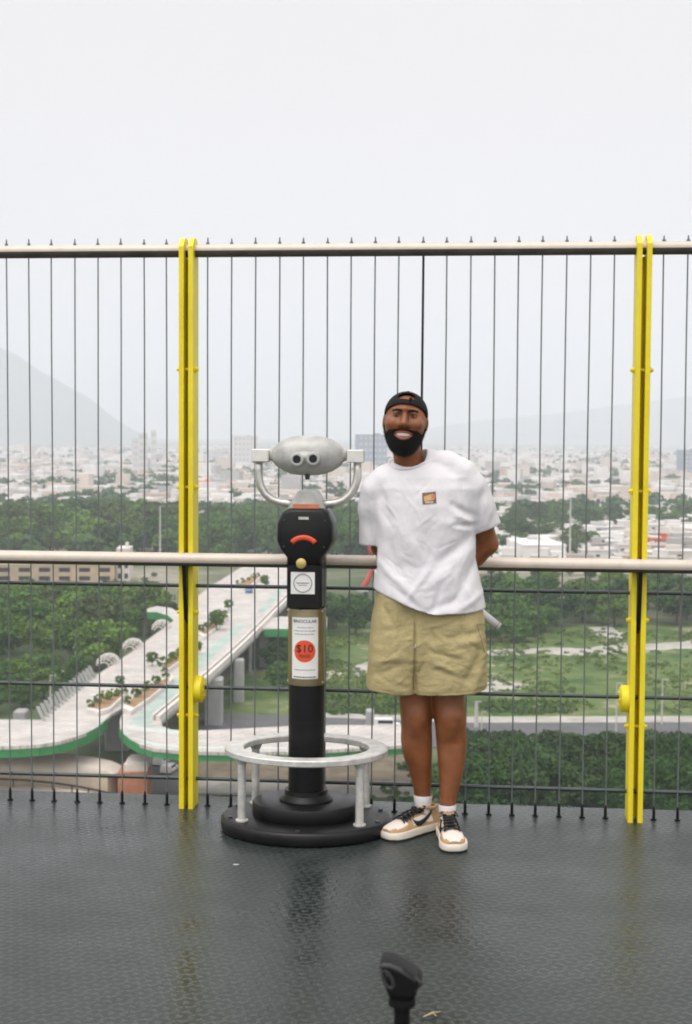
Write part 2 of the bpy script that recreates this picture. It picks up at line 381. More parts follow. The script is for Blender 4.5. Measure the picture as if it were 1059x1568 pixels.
for k, px in enumerate(POSTS):
    inner = 1 if k % 2 == 1 else -1               # the drum sits on the side of the middle bay
    po = None
    mb = MB()
    for s in (-1, 1):
        xc = px+s*.0205
        # plate with a rounded top, cut out as a profile in the YZ plane
        prof = [(-.030, 0.0), (.090, 0.0), (.090, 2.445)]+[(.030+.060*math.cos(a), 2.432+.055*math.sin(a)) for a in np.linspace(.25, math.pi-.25, 7)]+[(-.030, 2.445)]
        A = [(xc-.0105, y, z) for y, z in prof]; mb.prism(A, (.021, 0, 0))
    # rear web between the plates
    mb.box(px-.0098, px+.0098, .060, .066, 0.005, 2.40)
    po = mb.build('post', yellow, fence)
    for z in ZB:
        b = MB(); b.cyl((px-.048, .012, z), (px+.048, .012, z), .0075, n=10)
        for s in (-1, 1):
            b.cyl((px+s*.0312, .012, z), (px+s*.040, .012, z), .0125, n=6)
        b.build('bolt', yellow, po, 'auto')
    b = MB(); x0 = px+inner*.0315
    b.lathe([(.0, 0)], (0, 0, 0)) if False else None
    b.cyl((x0, .03, ZD), (x0+inner*.030, .03, ZD), .058, n=28)
    b.cyl((x0+inner*.030, .03, ZD), (x0+inner*.038, .03, ZD), .058, .046, n=28)
    for a in range(6):
        yy, zz = .03+.030*math.cos(a*math.pi/3), ZD+.030*math.sin(a*math.pi/3)
        b.cyl((x0+inner*.036, yy, zz), (x0+inner*.043, yy, zz), .006, n=6)
    b.build('tensioner_disc', yellow, po, 'auto')
    b = MB(); z1 = RAILZ-.020
    b.prism([(px-.0090, -.075, z1), (px-.0090, .056, z1), (px-.0090, .056, .80), (px-.0090, -.028, .84)], (.018, 0, 0))
    b.build('rail_bracket', black_m, fence)
wl = list(np.linspace(318, 941, 18))+[255-35.2*i for i in range(9)]+[1016+37.2*i for i in range(5)]
WX = [ony(p, 380, .03).x for p in wl]
xs = sorted(WX); WX += [xs[0]-.0985*i for i in range(1, 14) if xs[0]-.0985*i > -3.5]+[xs[-1]+.104*i for i in range(1, 16) if xs[-1]+.104*i < 3.5]
WX = [x for x in WX if all(abs(x-p) > .05 for p in POSTS)]
POLE = ony(647, 420, .03).x
for x in WX:
    thick = abs(x-POLE) < .02
    xx = x + (0 if thick else float(rng.normal(0, .0015)))
    mb = MB(); r = .0052 if thick else .0031
    mb.tube([(xx+.0012*math.sin(z*3+x*9), .03, z) for z in np.linspace(.05, TOPZ+.03, 7)], r, 8)
    wobj = mb.build('cable', black_m if thick else wire_m, fence, 'auto')
    if thick: wobj['label'] = 'thicker black cable'
    mb = MB(); mb.cyl((xx, .03, TOPZ+.0265), (xx, .03, TOPZ+.034), .0080, n=6); mb.cyl((xx, .03, TOPZ+.034), (xx, .03, TOPZ+.050+float(rng.uniform(0, .006))), .0042, .0025, n=8)
    mb.build('cable_nut', wire_m, wobj, 'auto')
    mb = MB(); mb.cyl((xx, .03, .004), (xx, .03, .040), .0066, .0066, n=10); mb.cyl((xx, .03, .040), (xx, .03, .058), .0066, .0035, n=10)
    mb.cyl((xx, .03, .0005), (xx, .03, .006), .013, n=10)
    mb.build('cable_foot', black_m, wobj, 'auto')

# ================================================================= COIN VIEWER
TY = -.27
tx = ony(469, 1100, TY).x
viewer = empty('coin_viewer', (tx, TY, 0), 'grey twin eyepiece coin viewer on a black pedestal with a round foot ring', 'coin viewer')
def TZ(py, px=469): return ony(px, py, TY).z
def TX(px, py=900): return ony(px, py, TY).x
SYV = .84
c0 = (tx, TY, 0)
def clip_back(mb, y): mb.v = [(a, min(b, y), c) for a, b, c in mb.v]
mb = MB(); mb.lathe([(.335, .001), (.352, .006), (.356, .014), (.356, .046), (.350, .055), (.338, .060)], c0, 72, SYV); clip_back(mb, -.012)
base = mb.build('base_disc', black_m, viewer, 'auto')
mb = MB()
for a in (20, 90, 160, 200, 270, 340):
    p = (tx+.325*math.cos(math.radians(a)), TY+.325*SYV*math.sin(math.radians(a)))
    if p[1] < -.03: mb.cyl((p[0], p[1], .0595), (p[0], p[1], .066), .010, n=6)
mb.build('bolt', rod_m, base, 'auto')
mb = MB(); mb.lathe([(.222, .0595), (.225, .064), (.225, .112), (.220, .119), (.210, .122)], c0, 64, SYV); clip_back(mb, -.02)
mb.build('upper_disc', black_m, viewer, 'auto')
mb = MB(); mb.lathe([(.112, .1215), (.112, .130), (.100, .142), (.090, .150), (.088, .168)], c0, 48); mb.build('collar', black_m, viewer, 'auto')
zc1, zc2, zc3, zc4 = TZ(1046), TZ(930), TZ(850), TZ(778)
mb = MB(); mb.lathe([(.0745, .13), (.0745, zc1+.02)], c0, 48); mb.lathe([(.0745, zc2-.02), (.0745, zc3+.02)], c0, 48); mb.lathe([(.070, zc1), (.070, zc2)], c0, 40)
# scuffed joint ring low on the column
mb.lathe([(.0752, .455), (.0752, .458)], c0, 48)
column = mb.build('column', black_m, viewer, 'auto')
# brassy sleeve
mb = MB(); mb.lathe([(.0765, zc1), (.0772, zc1+.004), (.0772, zc2-.004), (.0765, zc2)], c0, 56, cap=True); sleeve = mb.build('sign_sleeve', brass_m, viewer, 'auto')
mb = MB()
for px_, py_ in ((441, 934), (495, 934), (441, 1042), (495, 1042)):
    x, z = TX(px_, py_), TZ(py_); yy = TY-math.sqrt(max(.0772**2-min((x-tx)**2, .0058), 0))
    mb.ell((x*.98+tx*.02, yy, z), (.004, .004, .004), 8, 6)
mb.build('rivet', steel_m, sleeve, True)
def text_mesh(name, body, size, m, parent, f, spacing=1.0):
    cu = bpy.data.curves.new(name+'_c', 'FONT'); cu.body = body; cu.size = size; cu.align_x = 'CENTER'; cu.align_y = 'CENTER'; cu.extrude = size*.015; cu.space_character = spacing
    cu.resolution_u = 3
    o = bpy.data.objects.new('tmp', cu); COL.objects.link(o)
    dg = bpy.context.evaluated_depsgraph_get(); dg.update()
    me = o.evaluated_get(dg).to_mesh()
    V = [f(v.co.x, v.co.y, v.co.z) for v in me.vertices]; F = [tuple(p.vertices) for p in me.polygons]
    o.evaluated_get(dg).to_mesh_clear(); bpy.data.objects.remove(o); bpy.data.curves.remove(cu)
    return link(name, V, F, m, parent)
RS = .0772
def oncol(off):                          # flat drawing (x across, z up) wrapped on the column
    def f(u, v, h=0.0): 
        a = u/RS; r = RS+off+h; return (tx+r*math.sin(a), TY-r*math.cos(a), v)
    return f
def patch(u0, u1, v0, v1, off, n=10):
    f = oncol(off); V = []; F = []
    for i in range(n+1):
        u = u0+(u1-u0)*i/n; V += [f(u, v0), f(u, v1)]
    for i in range(n): F.append((2*i, 2*i+2, 2*i+3, 2*i+1))
    return V, F
zs0, zs1 = TZ(1035), TZ(942); hw = .0575
mb = MB(); mb.add(*patch(-hw, hw, zs0, zs1, .0016)); sign = mb.build('price_sign', white_m, sleeve, True)
ft = oncol(.0024); zmid = TZ(993)
text_mesh('sign_heading', 'BINOCULAR', .0180, ink_m, sign, lambda x, y, z: ft(x, TZ(948)+y, z))
def bars(name, rows, m, parent):
    mb = MB()
    for z, u0, u1, hgt in rows:
        u = u0
        while u < u1:
            l = random.uniform(.006, .014); e = min(u+l, u1); mb.add(*patch(u, e, z, z+hgt, .0024, 2)); u = e+.0028
    return mb.build(name, m, parent)
bars('sign_small_print', [(TZ(958), -.030, .034, .0035), (TZ(963), -.045, .048, .0035), (TZ(968), -.042, .040, .0035), (TZ(1022), -.046, .046, .0035)], inkgrey, sign)
bars('sign_footer', [(TZ(1033), -.048, .050, .0045)], ink_m, sign)
R_ = .0455
mb = MB(); fo = oncol(.0022)
for i in range(24):
    u0, u1 = -R_+2*R_*i/24, -R_+2*R_*(i+1)/24; h0, h1 = math.sqrt(max(R_*R_-u0*u0, 0)), math.sqrt(max(R_*R_-u1*u1, 0))
    mb.add([fo(u0, zmid-h0), fo(u1, zmid-h1), fo(u1, zmid+h1), fo(u0, zmid+h0)], [(0, 1, 2, 3)])
dot = mb.build('red_circle', red_m, sign)
ft2 = oncol(.0032)
text_mesh('price_text', '$10', .044, ink_m, dot, lambda x, y, z: ft2(x, zmid+.010+y, z), 1.05)
text_mesh('currency_text', 'PESOS', .0165, ink_m, dot, lambda x, y, z: ft2(x, zmid-.020+y, z))
# head housing: octagonal black box
zt, zb = TZ(778), TZ(852)
def hexp(pts, y0, y1, bev=.010):          # front outline extruded back with a chamfered front edge
    cx = sum(p[0] for p in pts)/len(pts); cz = sum(p[1] for p in pts)/len(pts)
    def ins(k): return [(cx+(p[0]-cx)*k, cz+(p[1]-cz)*k) for p in pts]
    return [[(x, y, z) for x, z in q] for y, q in ((y1, ins(.94)), (y1-bev, pts), (y0+bev*1.6, pts), (y0+bev*.5, ins(.95)), (y0, ins(.88)))]
outl = [(TX(446), TZ(777)), (TX(437), TZ(783)), (TX(429), TZ(800)), (TX(429), TZ(826)), (TX(434), TZ(838)), (TX(444), TZ(851)), (TX(444), TZ(862)), (TX(496), TZ(862)), (TX(496), TZ(851)), (TX(506), TZ(838)), (TX(512), TZ(826)), (TX(512), TZ(800)), (TX(505), TZ(783)), (TX(498), TZ(777))]
mb = MB(); mb.rings(hexp(outl, TY-.115, TY+.10)); housing = mb.build('coin_housing', black_m, viewer, 'auto')
# lower flat-faced neck of the housing
mb = MB(); mb.box(TX(443.5), TX(496.5), TY-.100, TY+.07, TZ(929), TZ(853), .010); neckbox = mb.build('coin_box', black_m, viewer, 'auto')
FY = TY-.1150
mb = MB()
for px_, py_ in ((440, 794), (501, 794), (440, 834), (500, 834)): mb.cyl((TX(px_), FY+.004, TZ(py_)), (TX(px_), FY-.003, TZ(py_)), .0048, .0040, 10)
mb.build('screw', rod_m, housing, 'auto')
mb = MB(); mb.box(TX(462), TX(477), FY-.0030, FY+.002, TZ(793), TZ(789)); mb.build('coin_slot', steel_m, housing)
mb = MB(); acx, acz = TX(469.5), TZ(838)
arc = [(acx+.0555*math.sin(a), FY-.004, acz+.0445*math.cos(a)+.004) for a in np.linspace(-1.02, 1.02, 15)]
mb.tube(arc, .0105, 10); mb.v = [(a, FY+(b-FY)*.45, c) for a, b, c in mb.v]; mb.build('red_arc_plate', red_m, housing, True)
text_mesh('arc_marks', '- - - -', .016, orange_m, housing, lambda x, y, z: (acx+(.0555+y)*math.sin(x/.0555), FY-.0095-z, acz+.0445*math.cos(x/.0555)+.004))
mb = MB(); mb.cyl((TX(466), TY-.098, TZ(859)), (TX(466), TY-.121, TZ(859)), .0215, .0205, 28); mb.cyl((TX(466), TY-.121, TZ(859)), (TX(466), TY-.123, TZ(859)), .0205, .0170, 28); mb.build('return_button', gold_m, neckbox, 'auto')
YF = TY-.1005
mb = MB(); mb.box(TX(450), TX(486), YF-.002, YF, TZ(905.5), TZ(872.5)); plate = mb.build('emblem_plate', white_m, neckbox)
ex, ez = TX(468), TZ(889)
mb = MB(); mb.tube([(ex+.0365*math.cos(a), YF-.0026, ez+.0365*math.sin(a)) for a in np.linspace(0, 2*math.pi, 36, endpoint=False)], .0022, 6, close=True)
mb.box(ex-.026, ex+.026, YF-.0031, YF-.002, ez-.002, ez+.0025); mb.box(ex-.018, ex+.018, YF-.0031, YF-.002, ez-.010, ez-.0075)
mb.build('emblem_ring', inkgrey, plate)
# yoke bracket on the top of the housing
outl2 = [(TX(447), TZ(778)), (TX(449), TZ(765)), (TX(457), TZ(752)), (TX(463), TZ(749.5)), (TX(479), TZ(749.5)), (TX(485), TZ(752)), (TX(494), TZ(765)), (TX(497), TZ(778))]
mb = MB(); mb.rings(hexp(outl2, TY-.072, TY+.07, .006)); yb = mb.build('yoke_bracket', grey_m, viewer, 'auto')
mb = MB(); mb.box(TX(451), TX(491), TY-.0765, TY-.0722, TZ(777), TZ(770.5)); mb.build('copper_label', orange_m, yb)
mb = MB()
for s, a in ((-1, (447, 434, 431)), (1, (495, 505, 508))):
    mb.obox((TX((a[0]+a[2])/2), TY-.03, TZ(788)), (.5*(TX(a[2])-TX(a[0])), 0, .5*(TZ(801)-TZ(776))), (0, .03, 0), (.006*s*.8, 0, .006*.7))
mb.build('side_wing', grey_m, viewer)
# U shaped yoke
def bend(sgn, pts): return pts
for s, P in ((-1, [(452, 771), (440, 771), (428, 769.5), (416, 765), (406, 757), (399.5, 746), (396.5, 734), (396, 720), (396, 704)]), (1, [(490, 771), (502, 771), (514, 769.5), (526, 765), (536, 756), (543, 745), (546.5, 733), (547.5, 720), (547.5, 704)])):
    mb = MB(); mb.tube([(TX(a, b), TY, TZ(b)) for a, b in P], .0172, 16); mb.build('yoke_arm', steel_m, viewer, True)
    xa, xb = ((386, 412.5), (532, 558))[0 if s < 0 else 1]
    mb = MB(); mb.box(TX(xa, 698), TX(xb, 698), TY-.034, TY+.034, TZ(708), TZ(688), .004); mb.build('pivot_block', mat('pale_cast_block', (.74, .73, .69), .45, .1, var=.08, scale=30), viewer, 'auto')
# body of the binocular: tapering spindle
bx, bz = TX(471.5, 697), TZ(697); HWID = TX(531, 697)-bx
def body_r(u): return [1.0][0]
prof = [(-1.00, .22), (-.97, .27), (-.93, .30), (-.90, .34), (-.86, .46), (-.78, .60), (-.62, .79), (-.45, .91), (-.25, .98), (0, 1.0), (.25, .98), (.45, .91), (.62, .79), (.78, .60), (.86, .46), (.90, .34), (.93, .30), (.97, .27), (1.0, .22)]
R = []
for u, k in prof:
    ring = []
    for j in range(40):
        a = 2*math.pi*j/40; cz, cy = math.sin(a), math.cos(a)
        rz_ = .0815*k if cz > 0 else .0835*k
        e = .86
        ring.append((bx+u*HWID, TY+.088*k*math.copysign(abs(cy)**e, cy), bz+rz_*math.copysign(abs(cz)**e, cz)))
    R.append(ring)
mb = MB(); mb.rings(R); mb.ell((bx, TY-.045, bz-.006), (.060, .060, .034), 24, 12); vb = mb.build('viewer_body', grey_m, viewer, True)
for pxe, pye in ((459, 703), (483.5, 702)):
    x, z = TX(pxe, pye), TZ(pye)
    mb = MB(); rr = [(.0290, -.070), (.0290, -.098), (.0270, -.104), (.0235, -.106), (.0180, -.106), (.0135, -.098), (.0125, -.090)]
    mb.rings([[(x+r*math.cos(2*math.pi*j/28), TY+yy, z+r*math.sin(2*math.pi*j/28)) for j in range(28)] for r, yy in rr], cap=False)
    ep = mb.build('eyepiece', grey_m, vb, 'auto')
    mb = MB(); mb.rings([[(x+r*math.cos(2*math.pi*j/20), TY+yy, z+r*math.sin(2*math.pi*j/20)) for j in range(20)] for r, yy in ((.0165, -.1030), (.0165, -.099), (.0125, -.0992))]); mb.build('eyepiece_lens', lens_m, vb, 'auto')
mb = MB()
mb.cyl((TX(471), TY-.03, TZ(734)), (TX(471), TY-.03, TZ(722)), .009, .013, 14); mb.box(TX(467), TX(475), TY-.04, TY-.02, TZ(728), TZ(722)); mb.build('tilt_stop', rod_m, vb, 'auto')
mb = MB()
for s in (-1, 1): mb.cyl((bx+s*.040, TY+.06, bz), (bx+s*.042, TY+.125, bz), .034, .038, 24)
mb.build('objective_tube', grey_m, vb, 'auto')
# foot ring
RZ = .322
mb = MB(); mb.lathe([(.262, RZ), (.262, RZ+.020), (.266, RZ+.024), (.336, RZ+.024), (.341, RZ+.020), (.341, RZ+.001), (.336, RZ-.003), (.266, RZ-.003), (.262, RZ)], c0, 80, SYV*.96, cap=False)
fr = mb.build('foot_ring', ring_m, viewer, 'auto')
for a in (214, 322, 142, 38):
    ca, sa = math.cos(math.radians(a)), math.sin(math.radians(a))*SYV*.96
    x, y = tx+.300*ca, TY+.300*sa
    mb = MB(); mb.cyl((x, y, .0595), (x, y, RZ-.002), .0170, n=18); mb.cyl((x, y, .0595), (x, y, .066), .026, n=18); mb.cyl((x, y, RZ-.026), (x, y, RZ-.002), .019, .030, 18)
    mb.build('leg', ring_m, fr, 'auto')

# ================================================================= small things on the deck
p = atd(615.5, 1500, 2.25)
stand = empty('barrier_post', (p.x, p.y, 0), 'slim black post with a slanted hooded head standing alone in front on the deck', 'post')
sc_ = 2.25/FPX
mb = MB(); mb.cyl((p.x, p.y, .01), (p.x, p.y, p.z-.035), .0128, n=20); mb.build('pole', blacksoft, stand, 'auto')
mb = MB(); mb.lathe([(.11, .0005), (.12, .004), (.12, .012), (.10, .02), (.03, .028), (.02, .04)], (p.x, p.y, 0), 40); mb.build('base_plate', blacksoft, stand, 'auto')
def q(px, py, dy=0.0):
    v = atd(px, py, 2.25); return Vector((v.x, v.y+dy, v.z))
mb = MB(); zt_ = q(615, 1540).z
mb.lathe([(.0215, q(0, 1535).z), (.0220, q(0, 1530).z), (.0205, q(0, 1524).z), (.0230, q(0, 1519).z), (.0240, q(0, 1508).z)], (p.x, p.y, 0), 28)
mb.build('collar', blacksoft, stand, 'auto')
front = [(583, 1470), (586, 1465), (592, 1464), (606, 1468), (622, 1476), (636, 1485), (644, 1492), (646, 1499), (642, 1506), (637, 1512), (632, 1519), (598, 1519), (592, 1512), (588, 1500), (584, 1486)]
mb = MB()
outh = [(q(a, b).x, q(a, b).z) for a, b in front]
mb.rings(hexp(outh, p.y-.026, p.y+.026, .006)); head = mb.build('hooded_head', blacksoft, stand, 'auto')
mb = MB(); lip = [q(a, b, -.024) for a, b in [(584, 1474), (588, 1470), (598, 1471), (610, 1476), (624, 1484), (640, 1494), (645, 1500)]]
mb.tube(lip, .0048, 10); lip2 = [q(a, b, -.024) for a, b in [(586, 1480), (589, 1492), (594, 1502), (600, 1505), (604, 1500), (601, 1490), (596, 1481), (590, 1477)]]
mb.tube(lip2, .0030, 8, close=True); mb.build('hood_rim', mat('worn_black_rubber', (.030, .030, .030), .5), head, True)
mb = MB(); mb.ell(q(595, 1490, -.0215), (.0075, .005, .0125), 16, 10); mb.build('socket', lens_m, head, True)

pale = mat('dry_leaf', (.33, .27, .16), .8, var=.3)
a0, a1, a2 = onz(648, 1557, .006), onz(662, 1551, .010), onz(674, 1549, .006)
mb = MB(); mb.tube([a0, a1, a2], [.002, .004, .0015], 6); mb.tube([a1, onz(668, 1556, .005)], [.002, .001], 6)
tag(mb.build('twig', pale, loc=tuple(a1)), 'small dry yellowish twig on the wet deck beside the black post', 'twig')
a = onz(361, 1324, .002)
mb = MB(); mb.rings([[(a.x+r*(1.6*math.cos(t)+.3*math.sin(2*t)), a.y+r*math.sin(t), a.z+h) for t in np.linspace(0, 2*math.pi, 10, endpoint=False)] for r, h in ((.007, -.0015), (.008, .001), (.004, .002))])
tag(mb.build('paper_scrap', mat('dull_paper', (.42, .42, .40), .8), loc=(a.x, a.y, 0)), 'tiny pale scrap of paper on the wet deck in front of the viewer', 'litter')
# ================================================================= PERSON
PD = onz(655, 1275, 0.0); PDIST = (PD-CAM).dot(fw); S_ = FPX/PDIST
man = empty('person', (PD.x, PD.y, 0), 'smiling bearded man in white T-shirt, khaki shorts and backwards black cap beside the coin viewer', 'person', rz=-YAW)
HZ = CAM.z
def Zp(py): return HZ-(py-665)/S_
def Xp(px, py=None, z=None):
    zz = Zp(py) if z is None else z
    return (px-655)/S_-.006*zz
def XZ(px, py): return Xp(px, py), Zp(py)

class Field:                         # blends simple solids into one skin, then meshes it
    def __init__(s, lo, hi, h):
        s.lo = np.array(lo, float); s.h = h
        s.n = np.ceil((np.array(hi)-s.lo)/h).astype(int)+1
        s.F = np.full(s.n, 1.0, np.float32)
        s.ax = [s.lo[i]+h*np.arange(s.n[i]) for i in range(3)]
    def sl(s, lo, hi, m):
        a = [max(0, int(math.floor((lo[i]-m-s.lo[i])/s.h))) for i in range(3)]; b = [min(s.n[i], int(math.ceil((hi[i]+m-s.lo[i])/s.h))+1) for i in range(3)]
        return tuple(slice(a[i], max(a[i], b[i])) for i in range(3))
    def put(s, f, lo, hi, k=.01, op='u'):
        q = s.sl(lo, hi, k*2+.03)
        X, Y, Z = np.meshgrid(s.ax[0][q[0]], s.ax[1][q[1]], s.ax[2][q[2]], indexing='ij')
        if X.size == 0: return
        d = f(X, Y, Z).astype(np.float32); F = s.F[q]
        if op == 'u':
            h = np.clip(.5+.5*(F-d)/k, 0, 1); s.F[q] = F+(d-F)*h-k*h*(1-h)
        else:
            d = -d; h = np.clip(.5-.5*(F-d)/k, 0, 1); s.F[q] = F+(d-F)*h+k*h*(1-h)
    def cap(s, a, b, ra, rb, k=.01, op='u', sy=1.0):
        a, b = np.array(a, float), np.array(b, float); R = max(ra, rb)*1.05
        def f(X, Y, Z):
            ab = b-a; L = (ab**2).sum(); t = np.clip(((X-a[0])*ab[0]+(Y-a[1])*ab[1]+(Z-a[2])*ab[2])/L, 0, 1)
            dx, dy, dz = X-a[0]-t*ab[0], (Y-a[1]-t*ab[1])/sy, Z-a[2]-t*ab[2]
            return np.sqrt(dx*dx+dy*dy+dz*dz)-(ra+(rb-ra)*t)
        s.put(f, np.minimum(a, b)-R*max(1, sy), np.maximum(a, b)+R*max(1, sy), k, op)
    def chain(s, pts, rs, k=.01, op='u', sy=1.0):
        for i in range(len(pts)-1): s.cap(pts[i], pts[i+1], rs[i], rs[i+1], k, op, sy)
    def ell(s, c, r, k=.01, op='u', M3=None):
        c, r = np.array(c, float), np.array(r, float)
        def f(X, Y, Z):
            P = np.stack([X-c[0], Y-c[1], Z-c[2]], -1)
            if M3 is not None: P = P @ M3
            k0 = np.sqrt(((P/r)**2).sum(-1)); k1 = np.sqrt(((P/r**2)**2).sum(-1))+1e-9
            return k0*(k0-1)/k1
        R = r.max(); s.put(f, c-R, c+R, k, op)
    def loft(s, rows, n=2.3, k=.01, op='u', zcut=None):   # rows: z, cx, cy, a, b (descending or ascending z)
        rows = sorted(rows); A = np.array(rows); z0, z1 = A[0, 0], A[-1, 0]
        def f(X, Y, Z):
            zz = np.clip(Z, z0, z1); cx, cy, a, b = (np.interp(zz, A[:, 0], A[:, i]) for i in (1, 2, 3, 4))
            q = ((np.abs(X-cx)/a)**n+(np.abs(Y-cy)/b)**n)**(1/n)
            d = (q-1)*np.minimum(a, b); return np.maximum(d, np.maximum(z0-Z, Z-z1))
        m = A[:, 3:].max(); s.put(f, (A[:, 1].min()-m, A[:, 2].min()-m, z0), (A[:, 1].max()+m, A[:, 2].max()+m, z1), k, op)
    def mesh(s, relax=2):
        F = s.F; neg = F < 0; n = s.n
        c = np.zeros(np.array(F.shape)-1, np.int8)
        for dx in (0, 1):
            for dy in (0, 1):
                for dz in (0, 1): c += neg[dx:n[0]-1+dx, dy:n[1]-1+dy, dz:n[2]-1+dz]
        act = (c > 0) & (c < 8); idx = np.argwhere(act); vid = np.full(act.shape, -1, np.int64); vid[act] = np.arange(len(idx))
        P = np.zeros((len(idx), 3)); cnt = np.zeros(len(idx))
        cr = [(x, y, z) for x in (0, 1) for y in (0, 1) for z in (0, 1)]
        for a in cr:
            for ax in range(3):
                if a[ax]: continue
                b = list(a); b[ax] = 1; b = tuple(b)
                fa = F[idx[:, 0]+a[0], idx[:, 1]+a[1], idx[:, 2]+a[2]].astype(float); fb = F[idx[:, 0]+b[0], idx[:, 1]+b[1], idx[:, 2]+b[2]].astype(float)
                mk = (fa < 0) != (fb < 0); t = np.where(mk, fa/np.where(mk, fa-fb, 1), 0)
                for i in range(3):
                    v = np.full(len(idx), float(a[i]))
                    if i == ax: v = t
                    P[:, i] += np.where(mk, v, 0)
                cnt += mk
        V = (idx+P/cnt[:, None])*s.h+s.lo
        Q = []
        for ax in range(3):
            u, w_ = [i for i in range(3) if i != ax]
            sl0 = [slice(None)]*3; sl1 = [slice(None)]*3; sl0[ax] = slice(0, -1); sl1[ax] = slice(1, None)
            ch = neg[tuple(sl0)] != neg[tuple(sl1)]; e = np.argwhere(ch)
            ok = (e[:, u] > 0) & (e[:, w_] > 0) & (e[:, u] < n[u]-1) & (e[:, w_] < n[w_]-1); e = e[ok]
            def cell(du, dw):
                g_ = e.copy(); g_[:, u] -= du; g_[:, w_] -= dw; return vid[g_[:, 0], g_[:, 1], g_[:, 2]]
            quad = np.stack([cell(0, 0), cell(1, 0), cell(1, 1), cell(0, 1)], 1)
            inside_first = neg[e[:, 0], e[:, 1], e[:, 2]]; flip = inside_first if ax != 1 else ~inside_first
            quad[~flip] = quad[~flip][:, ::-1]; Q.append(quad[(quad >= 0).all(1)])
        Q = np.concatenate(Q)[:, ::-1]
        # a little relaxing of the skin
        for _ in range(relax):
            acc = np.zeros_like(V); ct = np.zeros(len(V))
            for i in range(4):
                for j in (1, 3): np.add.at(acc, Q[:, i], V[Q[:, (i+j) % 4]]); np.add.at(ct, Q[:, i], 1)
            V = V*.5+.5*acc/np.maximum(ct, 1)[:, None]
        # consistent outward facing
        a, b, c_ = V[Q[:, 0]], V[Q[:, 1]], V[Q[:, 2]]
        nrm = np.cross(b-a, c_-a); mid = V[Q].mean(1)+nrm/np.maximum(np.linalg.norm(nrm, axis=1), 1e-12)[:, None]*s.h*.9
        g_ = np.clip(np.round((mid-s.lo)/s.h).astype(int), 0, n-1)
        if (F[g_[:, 0], g_[:, 1], g_[:, 2]] > 0).mean() < .5: Q = Q[:, ::-1]
        return V, Q

def skin_material(name, c1, c2):
    m = mat(name, c1, .40, var=.1, scale=16, bump=.22, bscale=190, spec=.5, col2=c2); p = m.node_tree.nodes['Principled BSDF']
    p.inputs['Subsurface Weight'].default_value = .12; p.inputs['Subsurface Radius'].default_value = (.012, .005, .003); p.inputs['Subsurface Scale'].default_value = .5
    return m
skin = skin_material('brown_skin', (.190, .062, .020), (.285, .102, .036))
hair_m = mat('black_hair', (.006, .0055, .005), .75, bump=.9, bscale=420, var=.4, scale=60, spec=.25)
shirt_m = mat('white_jersey', (.74, .72, .745), .9, var=.02, scale=5, bump=.30, bscale=330, spec=.15)
short_m = mat('khaki_cotton', (.43, .36, .185), .88, var=.10, scale=7, bump=.45, bscale=190, spec=.2)
cap_m = mat('black_cap_twill', (.010, .010, .011), .8, bump=.35, bscale=380, var=.3, spec=.25)
lip_m = mat('lips', (.30, .105, .075), .45, var=.1, scale=40); teeth_m = mat('teeth', (.80, .70, .60), .28, var=.03)
mouth_m = mat('mouth_inside', (.05, .012, .010), .6); eye_m = mat('eyeball', (.34, .29, .25), .2, var=.02); iris_m = mat('dark_iris', (.018, .009, .005), .1)

# ---- head frame
hx, hz_ = XZ(618, 648)
HC = np.array([hx, -.055, hz_])
Hm = np.array(Matrix.Rotation(math.radians(4.0), 3, 'Y') @ Matrix.Rotation(math.radians(-5), 3, 'Z') @ Matrix.Rotation(math.radians(-2), 3, 'X'))
def HP(p): return HC+Hm @ np.array(p, float)
def hface(fl, off=0.0):
    fl.ell(HP((0, .016, .030)), np.array((.0800, .098, .086))+off, .01, M3=Hm)
    fl.ell(HP((0, -.022, -.018)), np.array((.0785, .074, .085))+off, .03, M3=Hm)
    fl.ell(HP((0, -.036, -.070)), np.array((.0535, .052, .045))+off, .03, M3=Hm)
body = Field((-.42, -.34, -.02), (.40, .30, 1.84), .0042)
hface(body)
for s in (-1, 1):
    body.ell(HP((s*.047, -.070, -.006)), (.027, .024, .024), .02, M3=Hm)
    body.cap(HP((s*.006, -.094, .052)), HP((s*.046, -.080, .050)), .009, .008, .012)
    body.cap(HP((s*.0155, -.101, -.011)), HP((s*.017, -.095, -.011)), .0112, .0105, .008)
    body.ell(HP((s*.033, -.104, .030)), (.021, .021, .013), .012, 's', Hm)
    body.ell(HP((s*.033, -.0815, .0305)), (.0158, .0120, .0130), .004, 'u', Hm)
    body.ell(HP((s*.084, .008, .002)), (.010, .019, .030), .006, 'u', Hm)
    body.ell(HP((s*.090, .002, .002)), (.006, .009, .016), .005, 's', Hm)
body.chain([HP((0, -.090, .040)), HP((0, -.100, .018)), HP((0, -.116, -.006))], [.0090, .0105, .0155], .01)
body.ell(HP((0, -.094, -.047)), (.037, .022, .0130), .005, 's', Hm)
# ---- neck and torso under the shirt
nk = XZ(627, 722); sh_l, sh_r = XZ(578, 735), XZ(712, 730)
body.chain([HP((0, .02, -.05)), (nk[0], .0, nk[1]), (Xp(640, 770), .0, Zp(770))], [.056, .060, .07], .02)
tz = [720, 745, 790, 850, 900, 950, 1000]
body.loft([(Zp(p), Xp(c, p), .0, a/S_, b) for p, c, a, b in ((722, 640, 56, .06), (740, 646, 72, .085), (790, 649, 66, .098), (850, 652, 62, .10), (900, 653, 66, .105), (950, 653, 72, .11), (990, 652, 72, .115))], k=.03)
